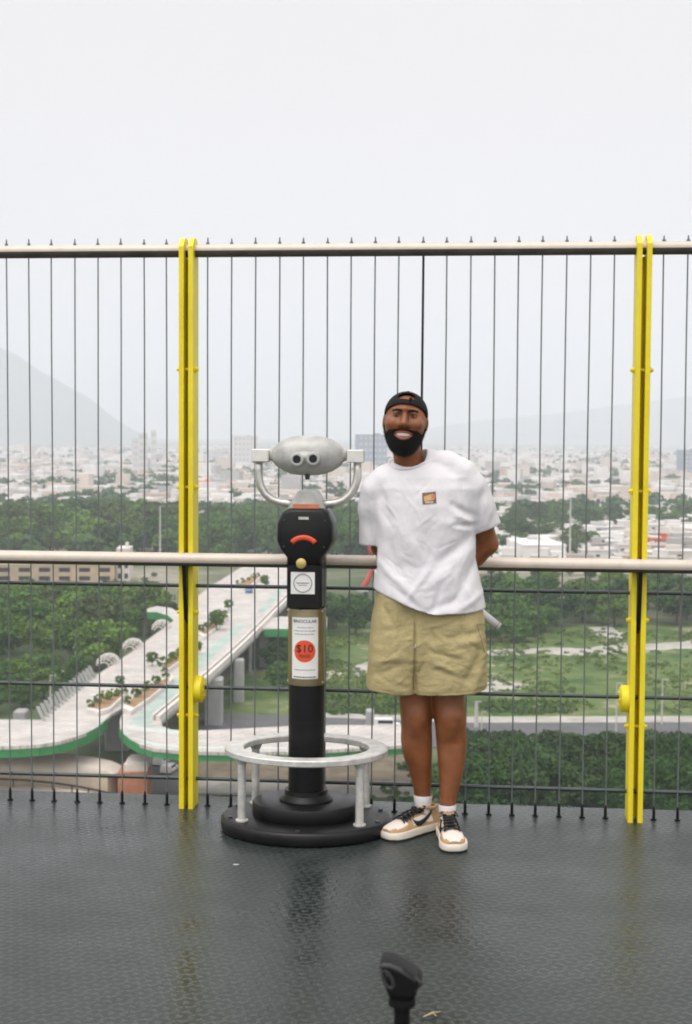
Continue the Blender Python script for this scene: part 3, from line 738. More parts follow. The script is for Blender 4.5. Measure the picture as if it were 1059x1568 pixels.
# ---- legs
def leg(rows): body.loft([(Zp(p), Xp((l+r)/2, p), cy, (r-l)/2/S_, b) for p, l, r, cy, b in rows], n=2.1, k=.025)
leg([(970, 585, 650, .0, .10), (1010, 594, 655, -.005, .09), (1062, 610, 660, -.01, .070), (1088, 612, 659.5, -.014, .064), (1106, 613.5, 659.5, -.012, .060), (1130, 615, 661, .004, .062), (1160, 621, 661, .012, .058), (1190, 629, 661, .026, .048), (1212, 634, 660, .030, .038), (1228, 635.5, 660, .030, .036), (1246, 637, 658, .032, .030)])
leg([(970, 652, 722, .0, .10), (1010, 655, 718, -.01, .09), (1062, 660, 709, -.03, .070), (1088, 663, 711.5, -.036, .064), (1106, 665, 712, -.036, .060), (1130, 667, 712.5, -.020, .062), (1160, 669, 710, -.030, .058), (1190, 671.5, 704, -.042, .047), (1212, 672, 697, -.052, .038), (1232, 671.5, 695, -.056, .036), (1252, 672, 693, -.056, .030)])
for kx, cy in ((636.5, -.062), (687.5, -.088)):
    body.ell((Xp(kx, 1090), cy, Zp(1090)), (.030, .018, .034), .03); body.cap((Xp(kx, 1102), cy+.004, Zp(1102)), (Xp(kx, 1112), cy+.006, Zp(1112)), .012, .010, .03)
body.ell((Xp(631, 1136), .022, Zp(1136)), (.030, .045, .070), .045); body.ell((Xp(694, 1138), -.004, Zp(1138)), (.029, .045, .070), .045)
# ---- arms behind the back
sR = np.array((Xp(716, 735), -.005, Zp(735))); eR = np.array((Xp(747, 832), .075, Zp(832))); wR = np.array((Xp(686, 892), .142, Zp(892)))
sL = np.array((Xp(584, 742), .02, Zp(742))); eL = np.array((Xp(584, 836), .095, Zp(836))); wL = np.array((Xp(636, 896), .150, Zp(896)))
for a, e, w_ in ((sR, eR, wR), (sL, eL, wL)):
    body.chain([a, a*.5+e*.5, e], [.046, .047, .043], .015)
    fm = e*.70+w_*.30; body.chain([e, fm, e*.3+w_*.7, w_], [.043, .044, .034, .026], .012)
# hands: palms and five fingers each, one clasping the other
def hand(w_, dirv, up, sgn, curl):
    dirv, up = np.array(dirv, float), np.array(up, float); dirv /= np.linalg.norm(dirv); up -= dirv*up.dot(dirv); up /= np.linalg.norm(up); nn = np.cross(dirv, up)*sgn
    pc = w_+dirv*.045
    for u in (-.028, -.010, .010, .028): body.cap(w_+up*u*.55, w_+dirv*.088+up*u, .013, .0115, .008)
    for i, (u, L) in enumerate(((.030, .070), (.010, .080), (-.010, .074), (-.029, .058))):
        p0 = w_+dirv*.090+up*u; a = .35; pts = [p0]
        for seg, fr_ in ((0, .45), (1, .32), (2, .23)):
            dd = dirv*math.cos(a)+nn*math.sin(a); pts.append(pts[-1]+dd*L*fr_); a += curl
        body.chain(pts, [.0095, .0088, .0080, .0070], .003)
    t0 = w_+dirv*.028+up*.026; t1 = t0+(dirv*.55+up*.7+nn*.35)*.034; t2 = t1+(dirv*.85+up*.2+nn*.5)*.030; body.chain([t0, t1, t2], [.0125, .0105, .0085], .006)
hand(wR, (-1, .10, -.35), (.1, 0, 1), -1, .75)
hand(wL, (1, .12, -.30), (.1, 0, 1), 1, .60)
V, Q = body.mesh(1)
bo = link('body', V, Q, skin, man, True)

brow_m = mat('dark_brow_hair', (.022, .011, .006), .8, bump=.6, bscale=500, spec=.2)
# ---- face pieces
def hobj(name, fl, m, parent, smooth=True, relax=1):
    V, Q = fl.mesh(relax); return link(name, V, Q, m, parent, smooth)
def hfield(h=.0026): return Field(HC-np.array((.13, .17, .16)), HC+np.array((.13, .22, .16)), h)
def hloc(X, Y, Z):
    P = np.stack([X-HC[0], Y-HC[1], Z-HC[2]], -1) @ Hm; return P[..., 0], P[..., 1], P[..., 2]
bd = hfield()
hface(bd, .0065)
bd.ell(HP((0, -.047, -.096)), (.046, .046, .034), .03, M3=Hm)
bd.ell(HP((0, -.086, -.030)), (.036, .022, .010), .01, M3=Hm)
X, Y, Z = np.meshgrid(*bd.ax, indexing='ij'); lx, ly, lz = hloc(X, Y, Z)
mn = np.array([mnoise.noise(Vector((i*.35, 0, 0))) for i in range(64)])
line = np.interp(ly, [-.13, -.095, -.078, -.060, -.040, -.018, .0, .02], [-.029, -.029, -.033, -.042, -.042, -.030, .010, .032])
cut = (lz-line)+.0022*np.sin(lx*900+np.sin(ly*700)*2)*np.sin(ly*800+lx*300); back = ly-(.012+.10*np.clip(lz+.03, 0, 1))
mth = 1-np.sqrt((lx/.041)**2+((lz+.050-.10*np.abs(lx)*np.abs(lx)/.034)/.0190)**2+np.clip((ly+.04)/.03, 0, None)**2); mth = mth*.016
reg = np.maximum(np.maximum(cut, back), mth).astype(np.float32)
bd.F = np.maximum(bd.F, reg); V, Q = bd.mesh(1)
rb = np.random.default_rng(4); qi = rb.integers(0, len(Q), 5200); a_, b_, c_ = V[Q[qi, 0]], V[Q[qi, 1]], V[Q[qi, 2]]
nn = np.cross(b_-a_, c_-a_); nn /= np.maximum(np.linalg.norm(nn, axis=1), 1e-12)[:, None]; mid = V[Q[qi]].mean(1)+rb.normal(size=(len(qi), 3))*.0012
dv = nn*.75+np.array([0, 0, -.45])+rb.normal(size=(len(qi), 3))*.45; dv /= np.linalg.norm(dv, axis=1)[:, None]; sd_ = np.cross(dv, rb.normal(size=dv.shape)); sd_ /= np.linalg.norm(sd_, axis=1)[:, None]
ln = rb.uniform(.003, .0085, (len(qi), 1)); HV = np.stack([mid-sd_*.0004, mid+sd_*.0004, mid+dv*ln], 1).reshape(-1, 3)
link('beard', np.concatenate([V, HV]), [tuple(q) for q in Q]+[tuple(len(V)+3*i+k for k in range(3)) for i in range(len(qi))], hair_m, bo, True)
# lips, teeth, mouth
def curve_pts(w, z, y, dz, n=9): return [HP((w*t, y+.018*t*t, z+dz*t*t)) for t in np.linspace(-1, 1, n)]
mb = MB(); mb.tube(curve_pts(.0375, -.0655, -.099, .0200), [.003, .005, .0062, .0068, .0070, .0068, .0062, .005, .003], 10); mb.tube(curve_pts(.0375, -.0380, -.1005, -.0065), [.0025, .0036, .0042, .0044, .0042, .0044, .0042, .0036, .0025], 10); mb.build('lips', lip_m, bo, True)
mb = MB(); nT = 10
for i in range(nT):
    t = -1+2*(i+.5)/nT; w_ = .0325; hgt = .0088-.0034*t*t
    c = HP((w_*t, -.0965+.014*t*t, -.0475+.003*t*t)); ax = Hm @ np.array((w_/nT*.93, .014*t*2*w_/nT/.0325*.5, 0)); mb.obox(c, ax, Hm @ np.array((0, .0035, 0)), Hm @ np.array((0, 0, hgt)), .0012)
mb.build('teeth', teeth_m, bo, 'auto')
mb = MB(); mb.ell(HP((0, -.086, -.050)), (.034, .007, .014), 20, 10, Matrix(Hm.tolist())); mb.build('mouth', mouth_m, bo, True)
for s in (-1, 1):
    mb = MB(); mb.ell(HP((s*.033, -.0838, .0275)), (.0125, .0105, .0038), 18, 10, Matrix(Hm.tolist())); ey = mb.build('eye', eye_m, bo, True)
    mb = MB(); mb.ell(HP((s*.033-.001, -.0932, .0275)), (.0054, .0020, .0036), 16, 8, Matrix(Hm.tolist())); mb.build('iris', iris_m, ey, True)
    mb = MB(); mb.tube([HP((s*a, y, z)) for a, y, z in ((.019, -.0915, .0315), (.026, -.0945, .0340), (.034, -.0945, .0345), (.042, -.0900, .0325), (.048, -.084, .029))], [.0012, .002, .002, .0018, .001], 6); mb.build('eyelashes', hair_m, ey, True)
    mb = MB(); mb.tube([HP((s*a, y, z)) for a, y, z in ((.013, -.0985, .0455), (.022, -.0975, .0480), (.034, -.0930, .0490), (.045, -.0850, .0465), (.053, -.0775, .0415))], [.0022, .0034, .0034, .0028, .0014], 8); mb.build('eyebrow', brow_m, bo, True)
# backwards cap with its strap and opening
cp = hfield()
cp.ell(HP((0, .018, .034)), (.0890, .107, .096), .01, M3=Hm)
X, Y, Z = np.meshgrid(*cp.ax, indexing='ij'); lx, ly, lz = hloc(X, Y, Z)
low = np.interp(ly, [-.10, -.07, -.03, .01, .06, .12], [.079, .072, .048, .018, .004, .0])
hole = 1-np.sqrt((lx/.036)**2+(np.clip(lz-.0965, 0, None)/.0235)**2+(np.clip(.0965-lz, 0, None)/.0015)**2); hole = np.where(ly < -.0, hole*.012, -1)
inner = Field(cp.lo, cp.lo+cp.h*(cp.n-1), cp.h); inner.ell(HP((0, .018, .030)), (.0840, .102, .0915), .01, M3=Hm)
cp.F = np.maximum(np.maximum(cp.F, (low-lz).astype(np.float32)), np.maximum(hole.astype(np.float32), -inner.F[:cp.n[0], :cp.n[1], :cp.n[2]]))
capo = hobj('cap', cp, cap_m, bo)
mb = MB(); R = []
for u in np.linspace(-1, 1, 15):
    a = u*1.0; R.append([HP((.084*math.sin(a)*1.02, .018+.100*math.cos(a)+dy, .010+dz-.012*u*u)) for dy, dz in ((-.004, .004), (.062*math.cos(u*1.35), -.006), (.062*math.cos(u*1.35), -.010), (-.004, -.001))])
mb.rings(R); mb.build('brim', cap_m, capo, 'auto')
mb = MB(); mb.obox(HP((.018, -.091, .0905)), Hm @ np.array((.006, .001, 0)), Hm @ np.array((0, .004, 0)), Hm @ np.array((0, 0, .009)), .001); mb.ell(HP((0, .02, .1295)), (.007, .007, .003), 10, 6); mb.build('strap_buckle', blacksoft, capo, 'auto')

# ---- T-shirt
ts = Field((-.38, -.34, .88), (.40, .30, 1.60), .0042)
rows = [(706, 606, 662, .068), (716, 590, 690, .088), (728, 577, 712, .106), (745, 570, 724, .122), (770, 571, 724, .135), (800, 573, 723, .140), (830, 573.5, 724, .140), (860, 573, 728, .140), (880, 572, 732, .150), (900, 570, 736.5, .158), (925, 568.5, 741, .164), (950, 568.5, 742, .166)]
ts.loft([(Zp(p), Xp((l+r)/2, p), -.008, (r-l)/2/S_, b) for p, l, r, b in rows], n=2.35, k=.01)
def PT(px, py, y): return (Xp(px, py), y, Zp(py))
ts.chain([PT(609, 722, .0), PT(589, 733, .005), PT(574, 749, .012), PT(569.5, 775, .028), PT(569, 850, .065)], [.052, .053, .054, .053, .0535], .03, sy=1.2)
ts.chain([PT(650, 704, .0), PT(682, 710.5, -.004), PT(704, 722.5, -.008), PT(720, 744, -.002), PT(731, 770, .012), PT(751, 822, .040)], [.049, .052, .054, .056, .058, .060], .03, sy=1.12)
X, Y, Z = np.meshgrid(*ts.ax, indexing='ij')
# straight cuts: sleeve ends and hem
d_ = np.array(PT(745, 806, 0))-np.array(PT(712, 730, 0)); d_ /= np.linalg.norm(d_); p0 = np.array(PT(745, 806.5, 0))
armr = (X-p0[0])*d_[0]+(Z-p0[2])*d_[2]; selR = (X > Xp(727, 800)) & (Z < Zp(775)) & (Z > Zp(850))
ts.F = np.where(selR, np.maximum(ts.F, armr.astype(np.float32)), ts.F)
selL = X < Xp(576.5, 830)
ts.F = np.where(selL & (Z < Zp(800)) & (Z > Zp(870)), np.maximum(ts.F, (Zp(833.5)-Z).astype(np.float32)), ts.F)
hem = np.interp(X, [Xp(p, 915) for p in (560, 572, 585, 600, 620, 640, 652, 664, 678, 690, 710, 738, 750)], [Zp(p-6) for p in (897, 903, 909, 915, 924.5, 932.5, 936, 937, 936, 935.5, 935, 931.5, 930)])
ts.F = np.maximum(ts.F, (hem-Z).astype(np.float32))
# hollow: open neck, sleeve mouths and hem
ts.chain([(nk[0]-.002, -.022, Zp(706)), (Xp(622, 650), -.050, Zp(650))], [.064, .080], .004, 's')
ts.chain([PT(739, 790, .026), PT(757, 836, .045)], [.049, .055], .004, 's')
ts.cap(PT(568.5, 815, .045), PT(568, 850, .065), .043, .049, .004, 's')
ts.loft([(Zp(p), Xp(655.5, p), -.008, 76/S_, .146) for p in (960, 920)], n=2.3, k=.004, op='s')
V, Q = ts.mesh(2)
# folds: (x1,y1,x2,y2 in photo pixels on the front, width m, depth m) ridges positive
def fold(V, items, front=True):
    N = np.zeros_like(V); a, b, c = V[Q[:, 0]], V[Q[:, 1]], V[Q[:, 3]]; fn = np.cross(b-a, c-a)
    for i in range(4): np.add.at(N, Q[:, i], fn)
    N /= np.maximum(np.linalg.norm(N, axis=1), 1e-12)[:, None]
    D = np.zeros(len(V))
    for x1, y1, x2, y2, wd, am in items:
        p, q = np.array(XZ(x1, y1)), np.array(XZ(x2, y2)); ab = q-p; P = V[:, [0, 2]]-p
        t = np.clip((P @ ab)/(ab @ ab), 0, 1); dd = P-t[:, None]*ab; r2 = (dd**2).sum(1); env = np.sin(np.pi*np.clip(t*.9+.08, 0, 1))**.8
        D += am*np.exp(-r2/(2*wd*wd))*env*(N[:, 1] < .25)
    return V+N*D[:, None]
V = fold(V, [(722, 786, 682, 765, .010, -.013), (718, 797, 690, 782, .009, .009), (724, 800, 684, 798, .008, -.012), (716, 806, 668, 792, .012, .007), (722, 812, 660, 858, .014, -.009), (725, 826, 640, 900, .016, .010), (727, 850, 680, 925, .014, -.010), (712, 850, 660, 905, .014, .006),
              (700, 905, 640, 930, .012, -.007), (733, 900, 690, 928, .010, .007), (580, 800, 610, 880, .016, -.008), (576, 770, 592, 850, .012, .006), (575, 850, 640, 918, .016, .008), (592, 880, 650, 932, .012, -.008), (580, 745, 596, 800, .012, -.008), (612, 800, 640, 860, .022, .007), (655, 790, 650, 850, .02, -.006),
              (700, 735, 714, 780, .010, -.007), (735, 745, 728, 800, .011, -.007), (748, 775, 738, 806, .009, .005), (620, 735, 655, 735, .02, -.004), (560, 770, 566, 825, .010, -.006), (705, 880, 722, 925, .010, .007), (655, 860, 615, 915, .010, .006), (670, 890, 655, 932, .010, -.007)])
rw = random.Random(21); small = []
for _ in range(70):
    x_, y_ = rw.uniform(575, 735), rw.uniform(725, 925); side_ = 1 if x_ < 650 else -1
    an = side_*rw.uniform(.5, 1.2)+rw.gauss(0, .25); l_ = rw.uniform(14, 42); small.append((x_, y_, x_+l_*math.cos(an)*side_, y_+l_*abs(math.sin(an)), rw.uniform(.0035, .007), rw.choice((-1, 1))*rw.uniform(.0008, .0019)))
V = fold(V, [f_ for f_ in small if f_[3] < 922])
nz_ = np.array([mnoise.fractal(Vector((v[0]*14, v[1]*9, v[2]*9)), 1, 2, 4) for v in V]); V = V+np.stack([nz_*0, -nz_*.0038, nz_*0], 1)*(V[:, 1:2] < 0)
shirt = link('t_shirt', V, Q, shirt_m, man, True)
# collar rib
rim = []
for t in np.linspace(0, 2*math.pi, 40, endpoint=False):
    c_, s_ = math.cos(t), math.sin(t)
    px_ = 625.5+31*c_; py_ = 702.5+(12.5 if s_ < 0 else 6)*(-s_)-c_*6.0*1.0-(0 if s_ < 0 else 0)
    rim.append((Xp(px_, py_), -.018+.075*s_, Zp(py_)))
mb = MB(); mb.tube(rim, .0062, 8, close=True); mb.build('collar', mat('white_rib', (.72, .70, .725), .9, var=.02, bump=.4, bscale=700, spec=.15), shirt, True)
# small chest print, laid on the shirt front
from mathutils.bvhtree import BVHTree
bt = BVHTree.FromPolygons([Vector(v) for v in V.tolist()], [tuple(int(i) for i in q) for q in Q])
def onshirt(px, py, off):
    x, z = XZ(px, py); h = bt.ray_cast(Vector((x, -1, z)), Vector((0, 1, 0)))[0]; return (x, (h.y if h else -.14)-off, z)
def print_patch(name, pts_px, m, parent, off):
    n = 6; V2 = []; F2 = []; (a, b, c, d) = pts_px
    for i in range(n+1):
        for j in range(n+1):
            u, v = i/n, j/n; px_ = (a[0]*(1-u)+b[0]*u)*(1-v)+(d[0]*(1-u)+c[0]*u)*v; py_ = (a[1]*(1-u)+b[1]*u)*(1-v)+(d[1]*(1-u)+c[1]*u)*v; V2.append(onshirt(px_, py_, off))
    for i in range(n):
        for j in range(n): k = i*(n+1)+j; F2.append((k, k+1, k+n+2, k+n+1)[::-1])
    return link(name, V2, F2, m, parent, True)
cp_ = print_patch('chest_print', [(642, 750.5), (662, 748.5), (663, 765.5), (642.5, 767.5)], mat('print_brown', (.20, .12, .085), .8, var=.3, scale=120), shirt, .0022)
print_patch('print_figure', [(644, 756), (658, 751.5), (660, 760), (645, 763)], mat('print_orange', (.58, .33, .14), .8, col2=(.62, .46, .22), scale=160), cp_, .0034)
print_patch('print_figure', [(655, 753), (661, 753), (661, 759), (655.5, 759)], mat('print_pinkish', (.58, .22, .14), .8), cp_, .0042)
print_patch('print_figure', [(646, 763), (658, 762), (658.5, 765.5), (646.5, 766)], mat('print_cream', (.52, .44, .34), .8), cp_, .0042)

# ---- shorts
sf = Field((-.36, -.32, .56), (.36, .30, 1.10), .0042)
sf.loft([(Zp(p), Xp((l+r)/2, p), -.004, (r-l)/2/S_, b) for p, l, r, b in ((880, 584, 724, .118), (905, 577, 731, .124), (935, 570.5, 737, .131), (975, 566, 741, .145), (1000, 564, 742, .140), (1045, 580, 726, .085))], n=2.5, k=.008)
sf.loft([(Zp(p), Xp((l+r)/2, p), cy, (r-l)/2/S_, b) for p, l, r, cy, b in ((890, 578, 640, -.004, .118), (940, 569.5, 640, -.005, .134), (980, 565, 640, -.006, .142), (1068, 558.5, 640, -.006, .142))], n=2.7, k=.006)
sf.loft([(Zp(p), Xp((l+r)/2, p), cy, (r-l)/2/S_, b) for p, l, r, cy, b in ((890, 628, 730, -.004, .118), (940, 627, 738.5, -.010, .136), (980, 627, 742, -.014, .146), (1068, 627, 742.5, -.018, .146))], n=2.7, k=.004)
X, Y, Z = np.meshgrid(*sf.ax, indexing='ij')
hem = np.interp(X, [Xp(p, 1058) for p in (555, 561, 600, 632, 633.5, 690, 720, 742, 750)], [Zp(p-9) for p in (1055, 1056, 1060, 1062.5, 1061.5, 1060, 1058, 1054, 1054)])
sf.F = np.maximum(sf.F, (hem-Z).astype(np.float32))
sf.loft([(Zp(p), Xp((l+r)/2, p), -.006, (r-l)/2/S_-.006, b) for p, l, r, b in ((1020, 590, 618, .09), (1075, 562, 625, .132))], n=2.6, k=.004, op='s')
sf.loft([(Zp(p), Xp((l+r)/2, p), -.020, (r-l)/2/S_-.006, b) for p, l, r, b in ((1020, 655, 710, .09), (1075, 642, 740, .136))], n=2.6, k=.004, op='s')
V, Q = sf.mesh(2)
V = fold(V, [(632, 930, 632.5, 1075, .0040, -.011), (640, 940, 638, 1060, .010, .006), (573, 960, 625, 945, .012, -.006), (585, 920, 600, 950, .008, -.007), (570, 1005, 622, 990, .010, .006), (568, 1025, 628, 1000, .010, -.006), (575, 1040, 620, 1045, .010, .005), (650, 985, 710, 1000, .009, -.008), (655, 1000, 700, 1020, .009, .007), (660, 1012, 720, 1030, .010, -.006), (680, 965, 735, 955, .010, -.007), (690, 975, 735, 968, .009, .006),
              (737, 975, 700, 1045, .012, -.008), (735, 1000, 715, 1055, .009, .006), (655, 950, 660, 975, .008, -.006), (700, 945, 705, 965, .007, -.005), (718, 945, 725, 985, .008, .005), (610, 930, 612, 965, .008, -.005), (600, 965, 605, 1045, .014, .005)])
small = []
for _ in range(90):
    x_, y_ = rw.uniform(566, 735), rw.uniform(940, 1050); an = rw.gauss(.15 if x_ > 632 else -.2, .45); l_ = rw.uniform(10, 40); small.append((x_, y_, x_+l_*math.cos(an), y_+l_*math.sin(an), rw.uniform(.003, .006), rw.choice((-1, 1))*rw.uniform(.0009, .0021)))
V = fold(V, small)
nz_ = np.array([mnoise.fractal(Vector((v[0]*18, v[1]*18, v[2]*22)), 1, 2, 4) for v in V]); V = V+np.stack([nz_*.001, -nz_*.0042, nz_*0], 1)
shorts = link('shorts', V, Q, short_m, man, True)
bt = BVHTree.FromPolygons([Vector(v) for v in V.tolist()], [tuple(int(i) for i in q) for q in Q])
seam_m = mat('khaki_stitching', (.27, .215, .08), .9)
mb = MB(); mb.tube([onshirt(630.5+.4*math.sin(y*.2), y, .0012) for y in range(940, 1048, 5)], .0016, 6); mb.build('fly_seam', seam_m, shorts, True); mb = MB(); mb.tube([onshirt(x, np.interp(x, (562, 630), (1041, 1047.5)), .0004) for x in range(563, 630, 4)], .0011, 5); mb.build('hem_seam', seam_m, shorts, True); mb = MB(); mb.tube([onshirt(x, np.interp(x, (636, 700, 740), (1047, 1045, 1040)), .0004) for x in range(636, 739, 4)], .0011, 5)
mb.build('hem_seam', seam_m, shorts, True); mb = MB(); mb.tube([onshirt(x, np.interp(x, (724, 737), (945, 990)), .0006) for x in np.linspace(724, 737, 12)], .0013, 5); mb.build('pocket_seam', seam_m, shorts, True)
mb = MB(); mb.obox(onshirt(632, 978, .003), (.004, 0, 0), (0, .002, 0), (0, 0, .007), .001); mb.build('zip_pull', steel_m, shorts)

# ---- socks and sneakers
sock_m = mat('white_sock', (.78, .76, .77), .9, bump=.3, bscale=400, var=.03)
tan_m = mat('tan_suede', (.45, .29, .15), .8, var=.12, scale=30, bump=.2, bscale=300); cream_m = mat('cream_leather', (.74, .66, .60), .5, var=.04, scale=20); sole_m = mat('off_white_rubber', (.76, .70, .60), .6, var=.04); lace_m = mat('black_laces', (.010, .010, .010), .7)
def shoe(hx, hy, yaw, anklex, ankley, socktop):
    ca, sa = math.cos(yaw), math.sin(yaw)
    def W(p):                        # shoe frame: toe along -y, x to the side
        x, y, z = p; return (hx+x*ca-y*sa, hy+x*sa+y*ca, z)
    r = None
    L = .298
    st = [s_*L/.305 for s_ in (0, .02, .06, .11, .16, .20, .24, .275, .297, .305)]
    hwd = [.024, .038, .041, .040, .041, .047, .050, .045, .030, .012]
    def hw_(y): return np.interp(y, st, hwd)
    def outline(k, n=44, ins=0):
        pts = []
        ys = L*(1-np.cos(np.linspace(0, math.pi, n//2)))/2
        for y in ys: pts.append((hw_(y)*k+ins+(.004 if .12 < y < .28 else 0), -y))
        for y in ys[::-1][1:-1]: pts.append((-hw_(y)*k-ins, -y))
        return pts
    mb = MB(); o = outline(1.03, ins=.003); mb.rings([[W((x, y, z)) for x, y in o] for z in (.0008, .010)]); out_ = mb
    mb2 = MB(); o = outline(1.0, ins=.0045); mb2.rings([[W((x*k, y*k-(1-k)*.15, z)) for x, y in o] for z, k in ((.0095, 1), (.013, 1.012), (.030, 1.008), (.036, .985))])
    # upper: rings along the foot
    ys = np.linspace(0.004, L-.006, 34); R = []; nA = 21
    topz = lambda y: np.interp(y, [0, .02, .05, .08, .11, .15, .19, .23, .26, .285, .30, .305], [.082, .088, .088, .090, .100, .094, .080, .066, .058, .052, .044, .038])
    sec = []
    for y in ys:
        w_ = hw_(y); h = topz(y)-.030; ring = []
        for a in np.linspace(0, math.pi, nA):
            cx_, sz_ = math.cos(a), math.sin(a); nx = 2.6 if y > .2 else 2.0
            ring.append((w_*math.copysign(abs(cx_)**(2/nx), cx_)*(1-.22*sz_*(y < .2)), -y, .030+h*abs(sz_)**(2/nx)))
        sec.append(ring)
    Vs = [W(p) for rg in sec for p in rg]; Fs = []; mi = []
    for i in range(len(ys)-1):
        y = (ys[i]+ys[i+1])/2
        for j in range(nA-1):
            Fs.append((i*nA+j, i*nA+j+1, (i+1)*nA+j+1, (i+1)*nA+j)); a = (j+.5)/(nA-1); e = min(a, 1-a)  # e: 0 side .. .5 top
            if y > .262: k = 1 if e < .30 else 0
            elif y > .205: k = 1 if e < .20 else 0
            elif y > .06: k = 2 if e > .36 else (1 if (e > .25 or e < .12 or abs(y-.19) < .020) else 0)
            else: k = 1 if e < .34 else 2
            if y < .045 and e > .30: k = 1
            mi.append(k)
    return W, out_, mb2, Vs, Fs, mi, sec, topz, hw_
def build_shoe(px_h, py_h, yaw, lab, leg_c):
    w0 = onz(px_h, py_h, 0.0); lc = man_inv @ w0
    W, o1, o2, Vs, Fs, mi, sec, topz, hw_ = shoe(lc.x, lc.y, yaw, 0, 0, 0)
    nl = len(Vs)-21; Fs.append(tuple(range(nl, nl+21))); mi.append(1)
    up = link('shoe', Vs, Fs, [cream_m, tan_m, blacksoft], man, 'auto', mi)
    ms = up.modifiers.new('thickness', 'SOLIDIFY'); ms.thickness = .003; ms.offset = -1
    o2.build('sole', sole_m, up, 'auto'); o1.build('outsole', lace_m, up, 'auto')
    mb = MB()
    for k in range(6):
        y = .100+.021*k; zt_ = topz(y)+.004; wd = .024+.002*k
        for sg in (-1, 1):
            mb.tube([W((sg*wd, -y, zt_-.010)), W((sg*wd*.3, -y-.006, zt_+.002)), W((-sg*wd*.6, -y-.012, zt_-.002)), W((-sg*wd, -y-.016, zt_-.011))], .0034, 6)
    mb.tube([W((x, y, z)) for x, y, z in ((-.004, -.10, .112), (-.030, -.095, .112), (-.038, -.110, .098), (-.012, -.108, .106))], .0030, 6); mb.tube([W((x, y, z)) for x, y, z in ((.004, -.10, .112), (.028, -.098, .114), (.036, -.116, .100), (.010, -.11, .106))], .0030, 6)
    mb.build('laces', lace_m, up, True)
    mb = MB(); R = []
    for u in np.linspace(0, 1, 8):
        y = .125-.055*u; z = .088+.034*u; R.append([W((x, -y-dy, z)) for x, dy in ((-.026, .003), (0, .009), (.026, .003), (.026, -.003), (0, .001), (-.026, -.003))])
    mb.rings(R); mb.build('tongue', blacksoft, up, 'auto')
    # padded collar
    mb = MB(); mb.tube([W((.031*math.cos(t), -.055+.050*math.sin(t), .100+.006*math.sin(t*2)**2-.004*math.sin(t))) for t in np.linspace(0, 2*math.pi, 24, endpoint=False)], .0075, 8, close=True); mb.build('padded_collar', tan_m if leg_c else tan_m, up, True)
    # black side mark, a long tick
    for sg in (-1, 1):
        pts = [(.185, .060, .002), (.160, .052, .010), (.135, .050, .015), (.110, .056, .014), (.085, .064, .010), (.060, .073, .006), (.038, .081, .001)]
        mb = MB(); R = []
        tk = [(.168, .074, .001), (.163, .062, .007), (.150, .053, .010), (.132, .052, .0095), (.110, .058, .008), (.085, .067, .006), (.060, .077, .004), (.040, .086, .0008)]
        vs = []
        for y, z, t in tk:
            for dz in (-t, t):
                zz = z+dz; w_ = hw_(y); h = topz(y)-.030; sz_ = min(max((zz-.030)/h, 0), 1); xx = w_*math.sqrt(max(1-sz_**2, .02))*(1-.22*sz_)+.0026; vs.append(W((sg*xx, -y, zz)))
        fs = [(2*i, 2*i+1, 2*i+3, 2*i+2) for i in range(len(tk)-1)]
        o = link('side_mark', vs, fs, lace_m, up, True); so_ = o.modifiers.new('thickness', 'SOLIDIFY'); so_.thickness = .002; so_.offset = 0
    return up
man_inv = (Matrix.Translation((PD.x, PD.y, 0)) @ Matrix.Rotation(-YAW, 4, 'Z')).inverted()
build_shoe(668, 1267.5, math.radians(-48), 'L', False)
build_shoe(682, 1275, math.radians(3), 'R', True)
for c, cy, zt_, zb_ in (((634.5, 661), .030, 1217, 1250), ((670.5, 695.5), -.056, 1223, 1258)):
    mb = MB(); xm = (c[0]+c[1])/2; R = []
    for py_, k in ((zt_, 1.0), (zt_+2, 1.05), (zt_+11, .98), (zb_, .74)):
        R.append([(Xp(xm, py_)+(c[1]-c[0])/2/S_*k*1.03*math.cos(t), cy+.0385*k*math.sin(t), Zp(py_)) for t in np.linspace(0, 2*math.pi, 28, endpoint=False)])
    mb.rings(R, cap=False); mb.build('sock', sock_m, man, 'auto')
# ---- rolled white paper held behind the back
a, b = Vector((Xp(690, 902), .150, Zp(902))), Vector((Xp(768, 964), .165, Zp(964)))
wm = man_inv.inverted(); A, B = wm @ a, wm @ b
roll = empty('rolled_paper', tuple(A), 'rolled white paper held behind the man, its end sticking out beside his shorts', 'paper roll')
mb = MB(); d_ = (B-A); u = d_.orthogonal().normalized(); v = d_.cross(u).normalized(); R = []
for p in (A, B):
    R.append([p+(u*math.cos(t)+v*math.sin(t))*(.0195-.0009*t) for t in np.linspace(0, 4*math.pi, 48)])
n = 48; mb.add(R[0]+R[1], [(i, i+1, i+1+n, i+n) for i in range(n-1)]); ob = mb.build('sheet', mat('white_paper', (.78, .75, .77), .6, var=.03), roll, True)
sm = ob.modifiers.new('thickness', 'SOLIDIFY'); sm.thickness = .0012
mb = MB(); e0 = A.lerp(B, .955); mb.tube([e0+(u*math.cos(t)+v*math.sin(t))*.0202 for t in np.linspace(0, 2*math.pi, 24, endpoint=False)], .0012, 6, close=True); mb.build('band', inkgrey, roll, True)
